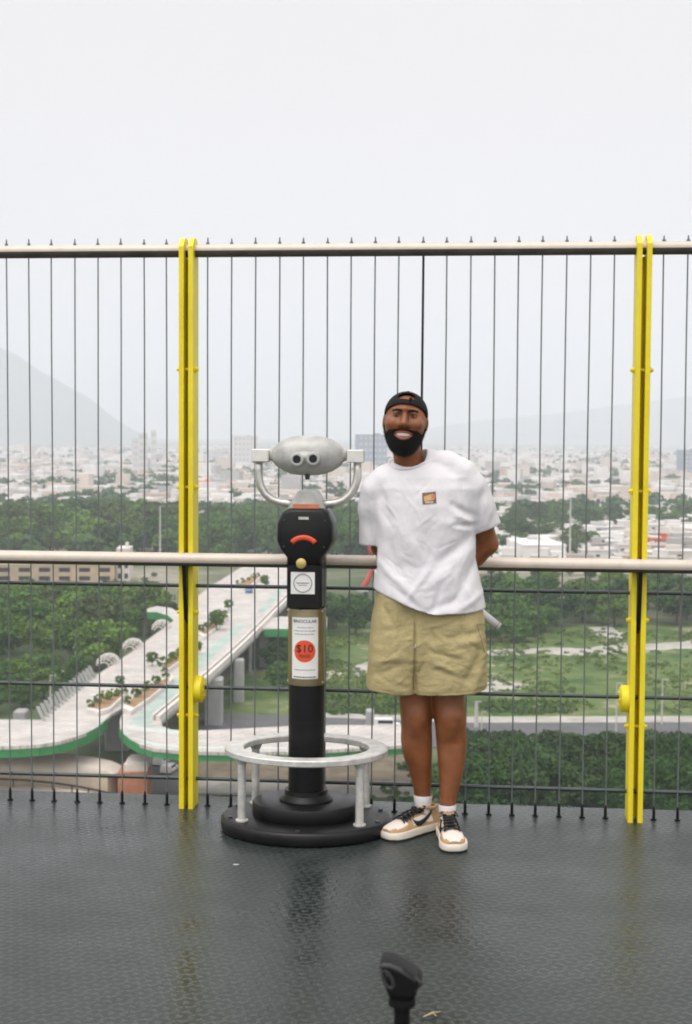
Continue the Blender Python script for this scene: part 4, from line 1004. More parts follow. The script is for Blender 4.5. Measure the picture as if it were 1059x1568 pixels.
# ================================================================= WALKWAY BRIDGE, left of the viewer
DZ = GZ+10.0
conc = mat('white_concrete', (.66, .62, .58), .75, var=.10, scale=.35, spec=.2)
def paving_mat():
    m = bpy.data.materials.new('walkway_paving'); m.use_nodes = True; t = m.node_tree; p = t.nodes['Principled BSDF']; N = t.nodes.new; K = t.links.new
    tc = N('ShaderNodeTexCoord'); mp = N('ShaderNodeMapping'); mp.inputs['Rotation'].default_value = (0, 0, .55); K(tc.outputs['Object'], mp.inputs['Vector'])
    br = N('ShaderNodeTexBrick'); br.inputs['Scale'].default_value = .28; br.inputs['Mortar Size'].default_value = .022; br.offset = 0
    br.inputs['Color1'].default_value = (.62, .585, .55, 1); br.inputs['Color2'].default_value = (.55, .515, .48, 1); br.inputs['Mortar'].default_value = (.36, .34, .31, 1); K(mp.outputs[0], br.inputs['Vector'])
    n = N('ShaderNodeTexNoise'); n.inputs['Scale'].default_value = .22; n.inputs['Detail'].default_value = 9; n.inputs['Roughness'].default_value = .65; K(tc.outputs['Object'], n.inputs['Vector'])
    mr = N('ShaderNodeMapRange'); mr.inputs['From Min'].default_value = .3; mr.inputs['From Max'].default_value = .7; mr.inputs['To Min'].default_value = .72; mr.inputs['To Max'].default_value = 1.1; K(n.outputs[0], mr.inputs['Value'])
    sc = N('ShaderNodeVectorMath'); sc.operation = 'SCALE'; K(br.outputs[0], sc.inputs[0]); K(mr.outputs[0], sc.inputs['Scale']); K(sc.outputs[0], p.inputs['Base Color'])
    p.inputs['Roughness'].default_value = .7; return m
paving = paving_mat()
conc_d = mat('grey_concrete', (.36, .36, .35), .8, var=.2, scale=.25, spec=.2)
green_f = mat('green_fascia_paint', (.035, .24, .075), .5, var=.15, scale=.4)
teal_m = mat('teal_glass_channel', (.36, .46, .41), .45, var=.25, scale=.25)
soil_m = mat('orange_soil', (.30, .19, .10), .9, var=.3, scale=.6)
bridge = empty('elevated_walkway', onz(250, 1040, GZ), 'broad white concrete walkway bridge on piers with green edge bands and teal strips', 'bridge')
def outline(px, z): return [onz(x, y, z) for x, y in px]
def slab(name, px, z, th, m, parent, inset=None):
    mb = MB(); mb.prism([(p.x, p.y, z) for p in outline(px, z)], (0, 0, -th)); return mb.build(name, m, parent)
west = [(-120, 1104), (-40, 1102), (62, 1103), (84, 1083), (100, 1070), (120, 1055), (140, 1040), (170, 1020), (200, 1000), (235, 974), (268, 950), (285, 930), (300, 915), (322, 899), (345, 885), (372, 868), (395, 861), (430, 861), (452, 866), (440, 885), (400, 915), (360, 945), (310, 985), (255, 1030), (215, 1062), (184, 1086), (170, 1093), (163, 1100), (150, 1112), (132, 1122), (110, 1130), (88, 1136), (60, 1140), (30, 1142), (-40, 1144), (-120, 1144)]
east = [(186, 1094), (183, 1104), (184, 1114), (190, 1124), (200, 1132), (215, 1140), (235, 1146), (265, 1149), (300, 1151), (370, 1152), (440, 1151), (520, 1147), (620, 1141), (660, 1138), (660, 1112), (620, 1111), (520, 1110), (440, 1112), (380, 1115), (320, 1118), (285, 1119), (262, 1117), (248, 1112), (246, 1104), (262, 1090), (310, 1050), (345, 1018), (380, 985), (402, 962), (450, 912), (478, 884), (492, 866), (452, 866), (400, 908), (356, 945), (308, 985), (253, 1030)]
slab('deck', west, DZ, .5, paving, bridge); slab('deck', east, DZ+.01, .5, paving, bridge)
cross = [(398, 948), (430, 944), (500, 944), (500, 960), (440, 963), (404, 963), (390, 960)]
slab('deck', cross, DZ+.02, .5, paving, bridge)
side = [(225, 932), (240, 928), (262, 931), (278, 940), (266, 950), (258, 943), (240, 937), (225, 937)]
slab('deck', side, DZ+.02, .5, paving, bridge)
def fascia(px, z, th, m, name='green_band', parent=None, off=.12):
    pts = outline(px, z); mb = MB(); cen = sum(pts, Vector())/len(pts)
    for a, b in zip(pts[:-1], pts[1:]):
        dd = (b-a); L = dd.length; n = Vector((dd.y, -dd.x, 0)).normalized()
        if n.dot(CAM-a) < 0: n = -n
        mb.obox((a+b)/2+n*off+Vector((0, 0, -th/2)), dd/2, n*.10, (0, 0, th/2))
    return mb.build(name, m, parent)
fascia([(-120, 1144), (-40, 1144), (30, 1142), (60, 1140), (88, 1136), (110, 1130), (132, 1122), (150, 1112), (163, 1100)], DZ-.1, 1.7, green_f, parent=bridge)
fascia([(184, 1114), (190, 1124), (200, 1132), (215, 1140), (235, 1146), (265, 1149), (300, 1151), (370, 1152), (440, 1151), (520, 1147), (620, 1141), (660, 1138)], DZ-.1, 1.35, green_f, parent=bridge)
fascia([(404, 963), (440, 963), (500, 960)], DZ, 1.9, green_f, parent=bridge)
fascia([(225, 937), (240, 937), (258, 943), (266, 950)], DZ, 1.9, green_f, parent=bridge)
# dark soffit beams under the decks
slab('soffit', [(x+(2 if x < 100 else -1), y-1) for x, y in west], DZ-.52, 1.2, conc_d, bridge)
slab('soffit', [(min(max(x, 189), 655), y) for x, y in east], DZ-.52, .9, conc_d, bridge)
# parapets along the right edge of the bridge
def wall_line(px, z, h, th, m, name, parent, shift=0.0):
    pts = outline(px, z); mb = MB()
    for a, b in zip(pts[:-1], pts[1:]):
        dd = b-a; n = Vector((dd.y, -dd.x, 0)).normalized()
        mb.obox((a+b)/2+n*shift+Vector((0, 0, h/2+.012)), dd*.5, n*th/2, (0, 0, h/2))
    return mb.build(name, m, parent)
RE = [(246, 1104), (262, 1090), (310, 1050), (345, 1018), (380, 985), (402, 962), (450, 912), (478, 884), (492, 866)]
wall_line(RE, DZ, .8, .7, conc, 'parapet', bridge, -.5)
wall_line([(x-13+6*i/8, y) for i, (x, y) in enumerate(RE)], DZ, 1.0, .35, conc, 'parapet', bridge)
slab('shadow_gap_strip', [(249, 1099), (264, 1087), (308, 1048), (343, 1017), (377, 985), (398, 962), (444, 913), (440, 913), (394, 963), (372, 985), (336, 1018), (299, 1050), (256, 1087), (244, 1099)], DZ+.022, .004, mat('shadow_gap_grey', (.16, .155, .14), .9, var=.2, scale=.5), bridge)  # flat dark strip painting the shadow between the two parapets
slab('teal_strip', [(196, 1108), (232, 1111), (238, 1096), (268, 1066), (320, 1012), (376, 957), (364, 955), (310, 1000), (252, 1056)], DZ+.025, .008, teal_m, bridge)
slab('teal_strip', [(391, 939), (402, 940), (432, 905), (450, 886), (443, 886), (426, 901)], DZ+.025, .008, teal_m, bridge)
fr_ = [[(192, 1110), (232, 1115), (300, 1121), (300, 1126), (230, 1121), (196, 1117)], [(200, 1128), (240, 1138), (300, 1143), (440, 1144), (440, 1147), (300, 1146), (236, 1142)]]
for f_ in fr_: slab('teal_strip', f_, DZ+.025, .008, mat('pale_green_glass', (.50, .56, .52), .45, var=.1, scale=.4), bridge)
slab('paving_band', [(300, 930), (345, 893), (372, 876), (366, 874), (338, 890), (290, 930), (200, 1004), (140, 1046), (146, 1048), (206, 1006)], DZ+.025, .008, mat('pinkish_paving', (.50, .44, .41), .8, var=.08, scale=.5), bridge)
# planters down the middle
planter_px = [[(132, 1092), (152, 1068), (180, 1062), (196, 1065), (168, 1092), (150, 1097)], [(186, 1090), (210, 1066), (236, 1052), (262, 1038), (266, 1044), (228, 1076), (200, 1096)], [(244, 1030), (262, 1005), (276, 998), (290, 1003), (272, 1020), (256, 1032)], [(304, 975), (318, 962), (340, 945), (350, 948), (330, 966), (312, 980)], [(360, 900), (385, 882), (400, 885), (380, 905)]]
for pp in planter_px:
    mb = MB(); mb.prism([(p.x, p.y, DZ+.75) for p in outline(pp, DZ)], (0, 0, -.73)); plb = mb.build('planter', conc, bridge)
    cx = sum(x for x, y in pp)/len(pp); cy = sum(y for x, y in pp)/len(pp)
    mb = MB(); mb.prism([(p.x, p.y, DZ+.80) for p in outline([(cx+(x-cx)*.82, cy+(y-cy)*.8) for x, y in pp], DZ)], (0, 0, -.048)); mb.build('soil', soil_m, plb)
# slanted pickets at the left edge
a, b = onz(64, 1103, DZ), onz(142, 1038, DZ)
for i in range(16):
    pnt = a.lerp(b, i/15); mb = MB()
    n = Vector((b.y-a.y, a.x-b.x, 0)).normalized()*-1
    mb.obox(pnt+n*.2+Vector((0, 0, 1.15)), (b-a).normalized()*.16, n*.28, Vector((0, 0, 1.1))+n*.5); mb.build('picket', conc_d, bridge)
for px, py in ((165, 1016), (203, 992), (247, 962)):
    c = onz(px, py, DZ); dirv = (b-a).normalized(); n = Vector((dirv.y, -dirv.x, 0))
    sh = None; mb = MB()
    for k in range(9):
        u = (k-4)/4.0; rad = 2.2*math.sqrt(max(1-u*u*.8, .1)); q0 = c+dirv*(u*4.2)
        mb.tube([q0+n*(rad*math.cos(t_))+Vector((0, 0, .02+rad*math.sin(t_)*.9)) for t_ in np.linspace(0, math.pi, 9)], .10, 5)
    for t_ in (.5, 1.05, 1.57, 2.1, 2.6):
        mb.tube([c+dirv*(u*4.2)+n*(2.2*math.sqrt(max(1-u*u*.8, .1))*math.cos(t_))+Vector((0, 0, 2.2*.9*math.sqrt(max(1-u*u*.8, .1))*math.sin(t_))) for u in np.linspace(-1, 1, 7)], .07, 5)
    mb.build('arched_canopy', conc, bridge)
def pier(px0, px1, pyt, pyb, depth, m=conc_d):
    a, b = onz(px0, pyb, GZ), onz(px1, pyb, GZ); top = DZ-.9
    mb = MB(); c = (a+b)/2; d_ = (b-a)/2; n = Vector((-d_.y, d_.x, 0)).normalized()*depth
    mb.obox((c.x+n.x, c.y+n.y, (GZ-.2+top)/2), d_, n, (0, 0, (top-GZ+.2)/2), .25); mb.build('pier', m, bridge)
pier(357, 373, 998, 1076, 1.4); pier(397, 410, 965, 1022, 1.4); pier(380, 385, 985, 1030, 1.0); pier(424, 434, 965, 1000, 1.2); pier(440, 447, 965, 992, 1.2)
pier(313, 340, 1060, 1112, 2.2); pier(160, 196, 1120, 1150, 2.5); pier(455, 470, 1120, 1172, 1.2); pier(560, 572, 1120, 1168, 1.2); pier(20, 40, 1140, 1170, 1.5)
bk = onz(381, 908, DZ)
kio = empty('kiosk', (bk.x, bk.y, DZ), 'small blue kiosk standing on the white walkway bridge', 'kiosk')
mb = MB(); mb.box(bk.x-1.0, bk.x+1.0, bk.y-.9, bk.y+.9, DZ+.03, DZ+2.1); mb.build('body', mat('blue_panel', (.10, .16, .36), .5), kio)
mb = MB(); mb.box(bk.x-1.2, bk.x+1.2, bk.y-1.1, bk.y+1.1, DZ+2.1, DZ+2.3); mb.box(bk.x-.8, bk.x+.8, bk.y-1.5, bk.y-.92, DZ+.9, DZ+1.0); mb.build('roof', conc, kio)

# ================================================================= near buildings
beige = mat('beige_render', (.55, .45, .34), .8, var=.12, scale=.4)
beige_r = mat('pale_roof_membrane', (.62, .55, .47), .75, var=.10, scale=.3)
brick_m = mat('brick_red_render', (.42, .17, .09), .85, var=.18, scale=.8)
glass_m = mat('dark_glass', (.03, .035, .04), .15)
# rounded pavilion
PZ = GZ+4.2
pav_px = [(-120, 1160), (-40, 1155), (20, 1153), (70, 1154), (110, 1157), (150, 1162), (178, 1168), (190, 1174), (186, 1181), (172, 1186), (140, 1182), (90, 1179), (30, 1177), (-40, 1178), (-120, 1182)]
oc = onz(60, 1172, PZ); pav = empty('pavilion', (oc.x, oc.y, GZ), 'low rounded pavilion with a pale beige roof below the white bridge', 'pavilion')
mb = MB(); o0 = outline(pav_px, PZ); cen = sum(o0, Vector())/len(o0)
rings_ = []
for k, dz in ((1.0, -.5), (1.0, 0.0), (.93, .35), (.7, .75), (.35, .95), (.05, 1.0)):
    rings_.append([(cen.x+(p.x-cen.x)*k, cen.y+(p.y-cen.y)*k, PZ+dz) for p in o0])
mb.rings(rings_); mb.build('roof', beige_r, pav, 'auto')
mb = MB(); mb.prism([(cen.x+(p.x-cen.x)*.93, cen.y+(p.y-cen.y)*.93, PZ-.51) for p in o0], (0, 0, -(PZ-.51-GZ))); mb.build('wall', beige, pav)
# terrace with dark railing in front of it
TZ_ = GZ+2.0
ter_px = [(-120, 1206), (0, 1203), (60, 1204), (120, 1210), (178, 1220), (178, 1260), (-120, 1250)]
oc = onz(60, 1225, GZ); ter = empty('terrace', (oc.x, oc.y, GZ), 'beige terrace edged by a dark curved railing in the bottom left corner', 'terrace')
mb = MB(); mb.prism([(p.x, p.y, TZ_) for p in outline(ter_px, TZ_)], (0, 0, -1.98)); mb.build('platform', beige_r, ter)
rp = [onz(x, y, TZ_) for x, y in ((-120, 1206), (0, 1204), (40, 1206), (80, 1210), (120, 1216), (150, 1222), (176, 1228))]
mb = MB(); mb.tube([p_+Vector((0, 0, 1.15)) for p_ in rp], .16, 8); mb.build('handrail', black_m, ter, True)
for i in range(0, 9):
    f_ = i/8*(len(rp)-1); j = min(int(f_), len(rp)-2); p_ = rp[j].lerp(rp[j+1], f_-j)
    mb = MB(); mb.cyl((p_.x, p_.y, TZ_), (p_.x, p_.y, TZ_+1.1), .11, n=8); mb.build('railing_post', black_m, ter)
# brick block
a, b = onz(180, 1230, GZ), onz(225, 1230, GZ); d_ = (b-a); n = Vector((-d_.y, d_.x, 0)).normalized()*7.0
H1 = 6.1
br = empty('brick_block', tuple(a), 'small brick red block with a pale stepped roof at the end of the pavilion', 'building')
mb = MB(); mb.obox(a+d_/2+n/2+Vector((0, 0, (H1-1.4)/2)), d_/2, n/2, (0, 0, (H1-1.4)/2)); mb.build('wall', brick_m, br)
mb = MB(); mb.obox(a+d_*.58+n*.55+Vector((0, 0, H1-1.1)), d_*.40, n*.42, (0, 0, .75)); mb.obox(a+d_*.62+n*.55+Vector((0, 0, H1-.2)), d_*.34, n*.36, (0, 0, .25)); mb.build('roof', conc, br)

# ================================================================= vehicles, barrier, poles
tyre_m = mat('tyre_rubber', (.02, .02, .02), .8); vanw = mat('white_car_paint', (.78, .78, .77), .3, var=.03)
def vehicle(name, c, ang, L, Wd, H, hood, label, cat, group=None, paint=vanw, cargo=False):
    r = empty(name, (c.x, c.y, c.z), label, cat, group); X = Vector((math.cos(ang), math.sin(ang), 0)); Y = Vector((-X.y, X.x, 0)); Zv = Vector((0, 0, 1))
    def P3(x, y, z): return c+X*x+Y*y+Zv*z
    g_ = .32
    prof = [(-L/2, g_), (-L/2, H*.62), (-L/2+.12, H*.94), (-L/2+.35, H), (L/2-hood-.75, H), (L/2-hood, H*.62), (L/2-.15, H*.52), (L/2, H*.40), (L/2, g_)]
    mb = MB(); R = []
    for y, k in ((-Wd/2, .0), (-Wd/2+.0, 0), (Wd/2, 0)):
        R.append([P3(x, y*(1-.10*max(0, (z/H-.6))), z) for x, z in prof])
    mb.rings(R[1:]); mb.build('body', paint, r, 'auto')
    for s in (-1, 1):
        mb = MB(); y = s*(Wd/2+.006)
        z0, z1 = H*.62, H*.90
        mb.obox(P3(L/2-hood-.95, y*.985, (z0+z1)/2), X*.42, Y*.02, Zv*(z1-z0)/2)
        if not cargo: mb.obox(P3(-.45, y*.985, (z0+z1)/2), X*(L*.24), Y*.02, Zv*(z1-z0)/2)
        mb.build('window', glass_m, r)
        for xx in (-L*.31, L*.31):
            wv = MB(); wv.cyl(P3(xx, s*(Wd/2-.18), .33), P3(xx, s*(Wd/2+.02), .33), .33, n=18); wh = wv.build('wheel', tyre_m, r, 'auto')
            wv = MB(); wv.cyl(P3(xx, s*(Wd/2+.02), .33), P3(xx, s*(Wd/2+.035), .33), .19, n=14); wv.build('rim', steel_m, wh)
    mb = MB(); a_, b_ = P3(L/2-hood-.70, 0, H*.955), P3(L/2-hood-.03, 0, H*.66); dn = (a_-b_); nn = dn.cross(Y).normalized()
    mb.obox((a_+b_)/2+nn*.02, dn*.45, Y*Wd*.40, nn*.02); mb.build('windscreen', glass_m, r)
    for s in (-1, 1):
        mb = MB(); mb.obox(P3(L/2+.005, s*Wd*.36, H*.40), X*.02, Y*.14, Zv*.09); mb.build('headlight', white_m, r)
    return r
c = onz(592, 1117, GZ+.13); c2 = onz(612, 1117.3, GZ+.13); ang = math.atan2((c2-c).y, (c2-c).x)
vehicle('van', c, ang, 5.2, 1.95, 2.15, .9, 'white van driving along the road left of the man', 'van')
vehicle('car', onz(247, 1170, GZ+.13), ang+1.4, 4.2, 1.75, 1.5, 1.0, 'white car just right of the left yellow post, below the walkway', 'car')
vehicle('car', onz(259, 1182, GZ+.13), ang+1.4, 4.2, 1.75, 1.5, 1.0, 'white car nearest to the brick red block, on the dark street', 'car')
ob = onz(742, 1137, GZ+.13); ob2 = onz(776, 1137, GZ+.13); od = ob2-ob
barrier_m = mat('orange_red_plastic', (.66, .13, .06), .5)
for i in range(3):
    q_ = onz(714+25*i, 1136, GZ+.13)
    bl = empty('road_barrier', tuple(q_), 'orange red plastic road barrier at the roadside above the dark trees', 'barrier', 'orange barriers along the road')
    X = od.normalized(); Y = Vector((-X.y, X.x, 0)); mb = MB()
    R = [[q_+X*x+Y*y+Vector((0, 0, z)) for x, y in ((-1.4, -yy), (1.4, -yy), (1.4, yy), (-1.4, yy))] for z, yy in ((0, .35), (.35, .32), (.8, .16), (1.15, .13))]
    mb.rings(R); mb.build('body', barrier_m, bl)
    mb = MB(); mb.obox(q_+Vector((0, 0, .95))-Y*.17, X*1.2, Y*.02, (0, 0, .08)); mb.build('band', white_m, bl)
pole_m = mat('pale_pole', (.50, .48, .44), .6, var=.1)
def mast(px, pyt, pyb, r, label, arm=0.0, z=GZ):
    b_ = onz(px, pyb, z); dist = (b_-CAM).dot(fw); h = (pyb-pyt)*dist/FPX
    o = empty('lamp_post', tuple(b_), label, 'lamp post'); mb = MB(); mb.cyl(b_, b_+Vector((0, 0, h)), r, r*.6, 10); mb.build('pole', pole_m, o)
    mb = MB(); mb.obox(b_+Vector((arm, 0, h)), (max(.5, abs(arm)), 0, 0), (0, .2, 0), (0, 0, .12)); mb.build('lamp_head', conc_d, o)
mast(77, 1034, 1092, .20, 'pale lamp post beside the bridge pickets and the near wood', .6)
mast(245, 775, 858, .45, 'tall pale mast rising over the middle wood, left of the left yellow post', 1.2)
mast(872, 762, 866, .45, 'tall pale mast in the trees above the right handrail', 1.2)
mast(729, 1074, 1114, .45, 'thick cream column at the roadside right of the man', .5)
mast(737, 1090, 1138, .14, 'thin green grey pole beside the orange barriers', .4)
mast(1013, 1040, 1110, .18, 'thin pale pole at the roadside right of the right yellow post', .6)
mast(943, 1046, 1126, .16, 'thin pale pole partly behind the right yellow post', .6)
# red bent pipe sculpture
rm = mat('red_sculpture_paint', (.55, .06, .045), .5)
D_ = (onz(553, 906, GZ)-CAM).dot(fw)
pth = [(556, 796), (556, 808), (560, 822), (566, 838), (570, 856), (569, 874), (563, 888), (557, 897), (555, 904)]
pp = [atd(x, y, D_) for x, y in pth]
rs_ = empty('steel_sculpture', (pp[-1].x, pp[-1].y, GZ), 'tall red bent pipe sculpture in the park beside the man in white', 'sculpture')
mb = MB(); mb.tube(pp[:5], .85, 10); mb.build('upper_pipe', rm, rs_, True)
mb = MB(); mb.tube(pp[4:]+[Vector((pp[-1].x, pp[-1].y, GZ))], [.85, .9, 1.0, 1.1, 1.2, 1.2], 10); mb.build('lower_pipe', rm, rs_, True)
mb = MB(); mb.lathe([(2.2, 0.0), (2.2, .5), (1.6, .8)], (pp[-1].x, pp[-1].y, GZ), 20); mb.build('plinth', conc_d, rs_)

# ================================================================= TREES
def leaf_mat(name, c1, c2, rand=.22):
    m = mat(name, c1, .75, var=.2, scale=5.0, spec=.2, col2=c2, rand=rand, detail=4); return m
leaf_a = leaf_mat('leaf_mid_green', (.038, .105, .016), (.105, .20, .034))
leaf_b = leaf_mat('leaf_dark_green', (.016, .052, .012), (.055, .122, .022))
leaf_c = leaf_mat('leaf_light_green', (.075, .155, .022), (.165, .26, .045))
leaf_d = leaf_mat('leaf_olive', (.050, .092, .020), (.125, .165, .045))
leaf_n = leaf_mat('leaf_deep_green', (.018, .048, .015), (.060, .105, .030))
bark = mat('bark', (.10, .08, .06), .9, var=.2, scale=2)
def crown_mesh(name, seed, n, lump, leaf, m, flat=.8, width=1.0):
    r = np.random.default_rng(seed)
    # lumps: uneven clumps round an irregular axis, unit height from .22 to 1
    nl = lump; cs = []; rs = []
    for i in range(nl):
        h = r.uniform(.28, .92); span = (.42*math.sin(math.pi*min(1, (h-.12)/.95))**.7)*width
        a = r.uniform(0, 2*math.pi); d = span*math.sqrt(r.uniform(.05, 1))*.85
        cs.append((d*math.cos(a), d*math.sin(a), h)); rs.append(r.uniform(.10, .19)*(1.15-.5*h)*1.15)
    cs = np.array(cs); rs = np.array(rs)
    per = r.choice(nl, n, p=rs**2/np.sum(rs**2))
    dirv = r.normal(size=(n, 3)); dirv /= np.linalg.norm(dirv, axis=1)[:, None]
    dirv[:, 2] = np.where(r.random(n) < .6, np.abs(dirv[:, 2]), dirv[:, 2])
    rad = rs[per]*(r.uniform(.55, 1.08, n)**.6)
    P = cs[per]+dirv*rad[:, None]*np.array([1, 1, flat])
    # each leaf clump: one bent quad facing roughly outward
    nrm = dirv*.8+r.normal(size=(n, 3))*.55; nrm /= np.linalg.norm(nrm, axis=1)[:, None]
    t = np.cross(nrm, r.normal(size=(n, 3))); t /= np.linalg.norm(t, axis=1)[:, None]; b = np.cross(nrm, t)
    s = leaf*r.uniform(.6, 1.35, n)[:, None]
    V = np.stack([P-t*s-b*s*.5, P+t*s*.3-b*s*.8+nrm*s*.25, P+t*s+b*s*.5, P-t*s*.3+b*s*.8+nrm*s*.25], 1).reshape(-1, 3)
    me = bpy.data.meshes.new(name)
    me.from_pydata(V.tolist(), [], (np.arange(n*4).reshape(-1, 4)).tolist()); me.materials.append(m); me.update(); return me
def trunk_mesh(name, seed):
    r = np.random.default_rng(seed); mb = MB()
    mb.tube([(0, 0, -.02), (.01, 0, .15), (.0, .01, .35), (.02, .0, .6)], [.03, .022, .018, .008], 8)
    for i in range(5):
        a = r.uniform(0, 6.28); z = r.uniform(.22, .42); l = r.uniform(.18, .30)
        mb.tube([(0, 0, z), (l*.5*math.cos(a), l*.5*math.sin(a), z+l*.4), (l*math.cos(a), l*math.sin(a), z+l*.95)], [.012, .008, .003], 6)
    me = bpy.data.meshes.new(name); me.from_pydata([tuple(v) for v in mb.v], [], mb.f); me.materials.append(bark); me.update(); return me
trunks = [trunk_mesh('trunk', s) for s in (1, 2)]
crowns = {}
for k, (lm, kk) in enumerate(((leaf_a, 'a'), (leaf_b, 'b'), (leaf_c, 'c'), (leaf_d, 'd'))):
    crowns[kk] = [crown_mesh('crown', 10*k+s, 2600, 26+4*s, .030, lm) for s in range(3)]
near_crowns = [crown_mesh('crown', 90+s, 6500, 30+4*s, .020, (leaf_b, leaf_b, leaf_n, leaf_b)[s], width=1.15) for s in range(4)]
bush_crowns = {kk: [crown_mesh('crown', 200+7*i+s, 900, 14, .055, lm, flat=.75, width=1.5) for s in range(2)] for i, (lm, kk) in enumerate(((leaf_a, 'a'), (leaf_c, 'c'), (leaf_b, 'b')))}
palm_m = leaf_mat('palm_frond_green', (.06, .085, .03), (.10, .12, .05))
def make_tree(name, pos, h, me, label, cat, group, wid=1.0, trunk=True, sink=0.0):
    r = bpy.data.objects.new(name, None); COL.objects.link(r); r.location = (pos.x, pos.y, pos.z-sink); r.scale = (h*wid, h*wid, h)
    r.rotation_euler = (0, 0, random.uniform(0, 6.28)); tag(r, label, cat, group)
    o = bpy.data.objects.new('crown', me); COL.objects.link(o); o.parent = r
    if trunk:
        o2 = bpy.data.objects.new('trunk', random.choice(trunks)); COL.objects.link(o2); o2.parent = r
    return r
def inside(x, y, poly):
    c = False; n = len(poly); j = n-1
    for i in range(n):
        if (poly[i][1] > y) != (poly[j][1] > y) and x < (poly[j][0]-poly[i][0])*(y-poly[i][1])/(poly[j][1]-poly[i][1])+poly[i][0]: c = not c
        j = i
    return c
def fill(poly_px, spacing, tries, z=GZ, maxn=10**9):
    poly = [(p.x, p.y) for p in (onz(x, y, z) for x, y in poly_px)]
    x0, x1 = min(p[0] for p in poly), max(p[0] for p in poly); y0, y1 = min(p[1] for p in poly), max(p[1] for p in poly)
    pts = []
    for _ in range(tries):
        x, y = random.uniform(x0, x1), random.uniform(y0, y1)
        if not inside(x, y, poly): continue
        if all((x-a)**2+(y-b)**2 > spacing**2 for a, b in pts): pts.append((x, y))
        if len(pts) >= maxn: break
    return [Vector((a, b, z)) for a, b in sorted(pts, key=lambda q: q[1])]
NT = 0
def wood(poly, spacing, tries, hs, kinds, label, group, name='tree', cat='tree', wid=1.0, src=None, trunk=True, maxn=10**9, sink=0.0, top=None):
    global NT
    for p in fill(poly, spacing, tries, GZ, maxn):
        k = random.choice(kinds); me = random.choice((src or crowns)[k]) if not isinstance(src, list) else random.choice(src)
        h = random.uniform(*hs); q_ = p-CAM; dist = q_.dot(fw); row = PH/2-FPX*q_.dot(UP)/dist
        if top is not None: h = max(2.2, min(h, (row-top+random.uniform(-6, 4))*dist/FPX))
        make_tree(name, p, h, me, label[k] if isinstance(label, dict) else label, cat, group, wid*random.uniform(.9, 1.15), trunk, sink); NT += 1
wood([(-60, 918), (120, 905), (238, 902), (238, 922), (222, 936), (262, 962), (205, 1000), (150, 1032), (130, 1022), (0, 1018), (-60, 1016)], 9.5, 1400, (8, 16), 'aabdc', {'c': 'light green tree in the wood left of the white bridge', 'a': 'mid green tree in the wood left of the white bridge', 'b': 'dark green tree in the wood left of the white bridge', 'd': 'olive tree in the wood left of the white bridge'}, 'trees of the wood left of the bridge', wid=1.15, maxn=62, top=890)
wood([(-60, 1040), (90, 1037), (125, 1040), (60, 1096), (-60, 1100)], 7.5, 400, (4, 7), 'aac', {'a': 'low green tree between the lamp post and the white bridge', 'c': 'light green low tree between the lamp post and the white bridge'}, 'low trees near the bridge pickets', wid=1.4, maxn=18)
wood([(-60, 882), (262, 880), (262, 905), (120, 905), (-60, 918)], 12, 500, (6, 10), 'aac', {'a': 'small green tree in front of the long beige building', 'c': 'light green small tree in front of the long beige building'}, 'small trees before the beige building', wid=1.3, maxn=22, top=884)
wood([(-60, 852), (262, 856), (262, 815), (200, 810), (100, 806), (-60, 822)], 15, 800, (13, 23), 'aabdc', {'c': 'light green tree in the middle wood behind the left handrail', 'a': 'mid green tree in the middle wood behind the left handrail', 'b': 'dark green tree in the middle wood behind the left handrail', 'd': 'olive tree in the middle wood behind the left handrail'}, 'trees of the middle wood', wid=1.2, maxn=52, top=760)
wood([(300, 868), (400, 862), (440, 850), (470, 866), (560, 880), (560, 815), (480, 805), (380, 800), (300, 822)], 15, 800, (13, 20), 'aab', {'a': 'mid green tree behind the coin viewer', 'b': 'dark green tree behind the coin viewer'}, 'trees behind the coin viewer', wid=1.2, maxn=40, top=765)
wood([(495, 972), (560, 972), (566, 915), (495, 915)], 8, 200, (8, 13), 'ab', {'a': 'mid green tree between the viewer column and the man', 'b': 'dark green tree between the viewer column and the man'}, 'trees between viewer and man', wid=1.2, maxn=14, top=908)
wood([(410, 1040), (445, 1070), (445, 985), (412, 1000)], 6, 100, (4, 8), 'ab', {'a': 'green tree beside the bridge piers', 'b': 'dark green tree beside the bridge piers'}, 'trees beside the bridge piers', wid=1.3, maxn=7)
wood([(735, 965), (900, 958), (1100, 962), (1200, 920), (1200, 905), (735, 905)], 11, 700, (8, 15), 'abbc', {'c': 'light green tree of the belt right of the man', 'a': 'mid green tree of the belt right of the man', 'b': 'dark green tree of the belt right of the man'}, 'trees of the belt right of the man', wid=1.25, maxn=40, top=884)
wood([(735, 985), (820, 985), (840, 962), (735, 962)], 8, 200, (6, 9), 'a', 'mid green rounded tree beside the dirt path', 'trees by the dirt path', wid=1.4, maxn=8)
wood([(735, 862), (1100, 870), (1100, 905), (735, 900)], 14, 300, (7, 11), 'aac', {'a': 'small green tree below the right handrail', 'c': 'light green small tree below the right handrail'}, 'small trees below the right handrail', wid=1.3, maxn=26, top=868)
wood([(745, 862), (800, 862), (800, 836), (868, 838), (868, 862), (905, 862), (910, 800), (850, 792), (770, 800)], 13, 400, (9, 15), 'aab', {'a': 'mid green tree among the houses around the tall right mast', 'b': 'dark green tree among the houses around the tall right mast'}, 'trees around the tall right mast', wid=1.25, maxn=32)
wood([(925, 818), (1100, 822), (1100, 792), (925, 790)], 17, 200, (9, 14), 'ab', {'a': 'mid green tree among the houses beyond the red building', 'b': 'dark green tree among the houses beyond the red building'}, 'trees beyond the red building', wid=1.3, maxn=12)
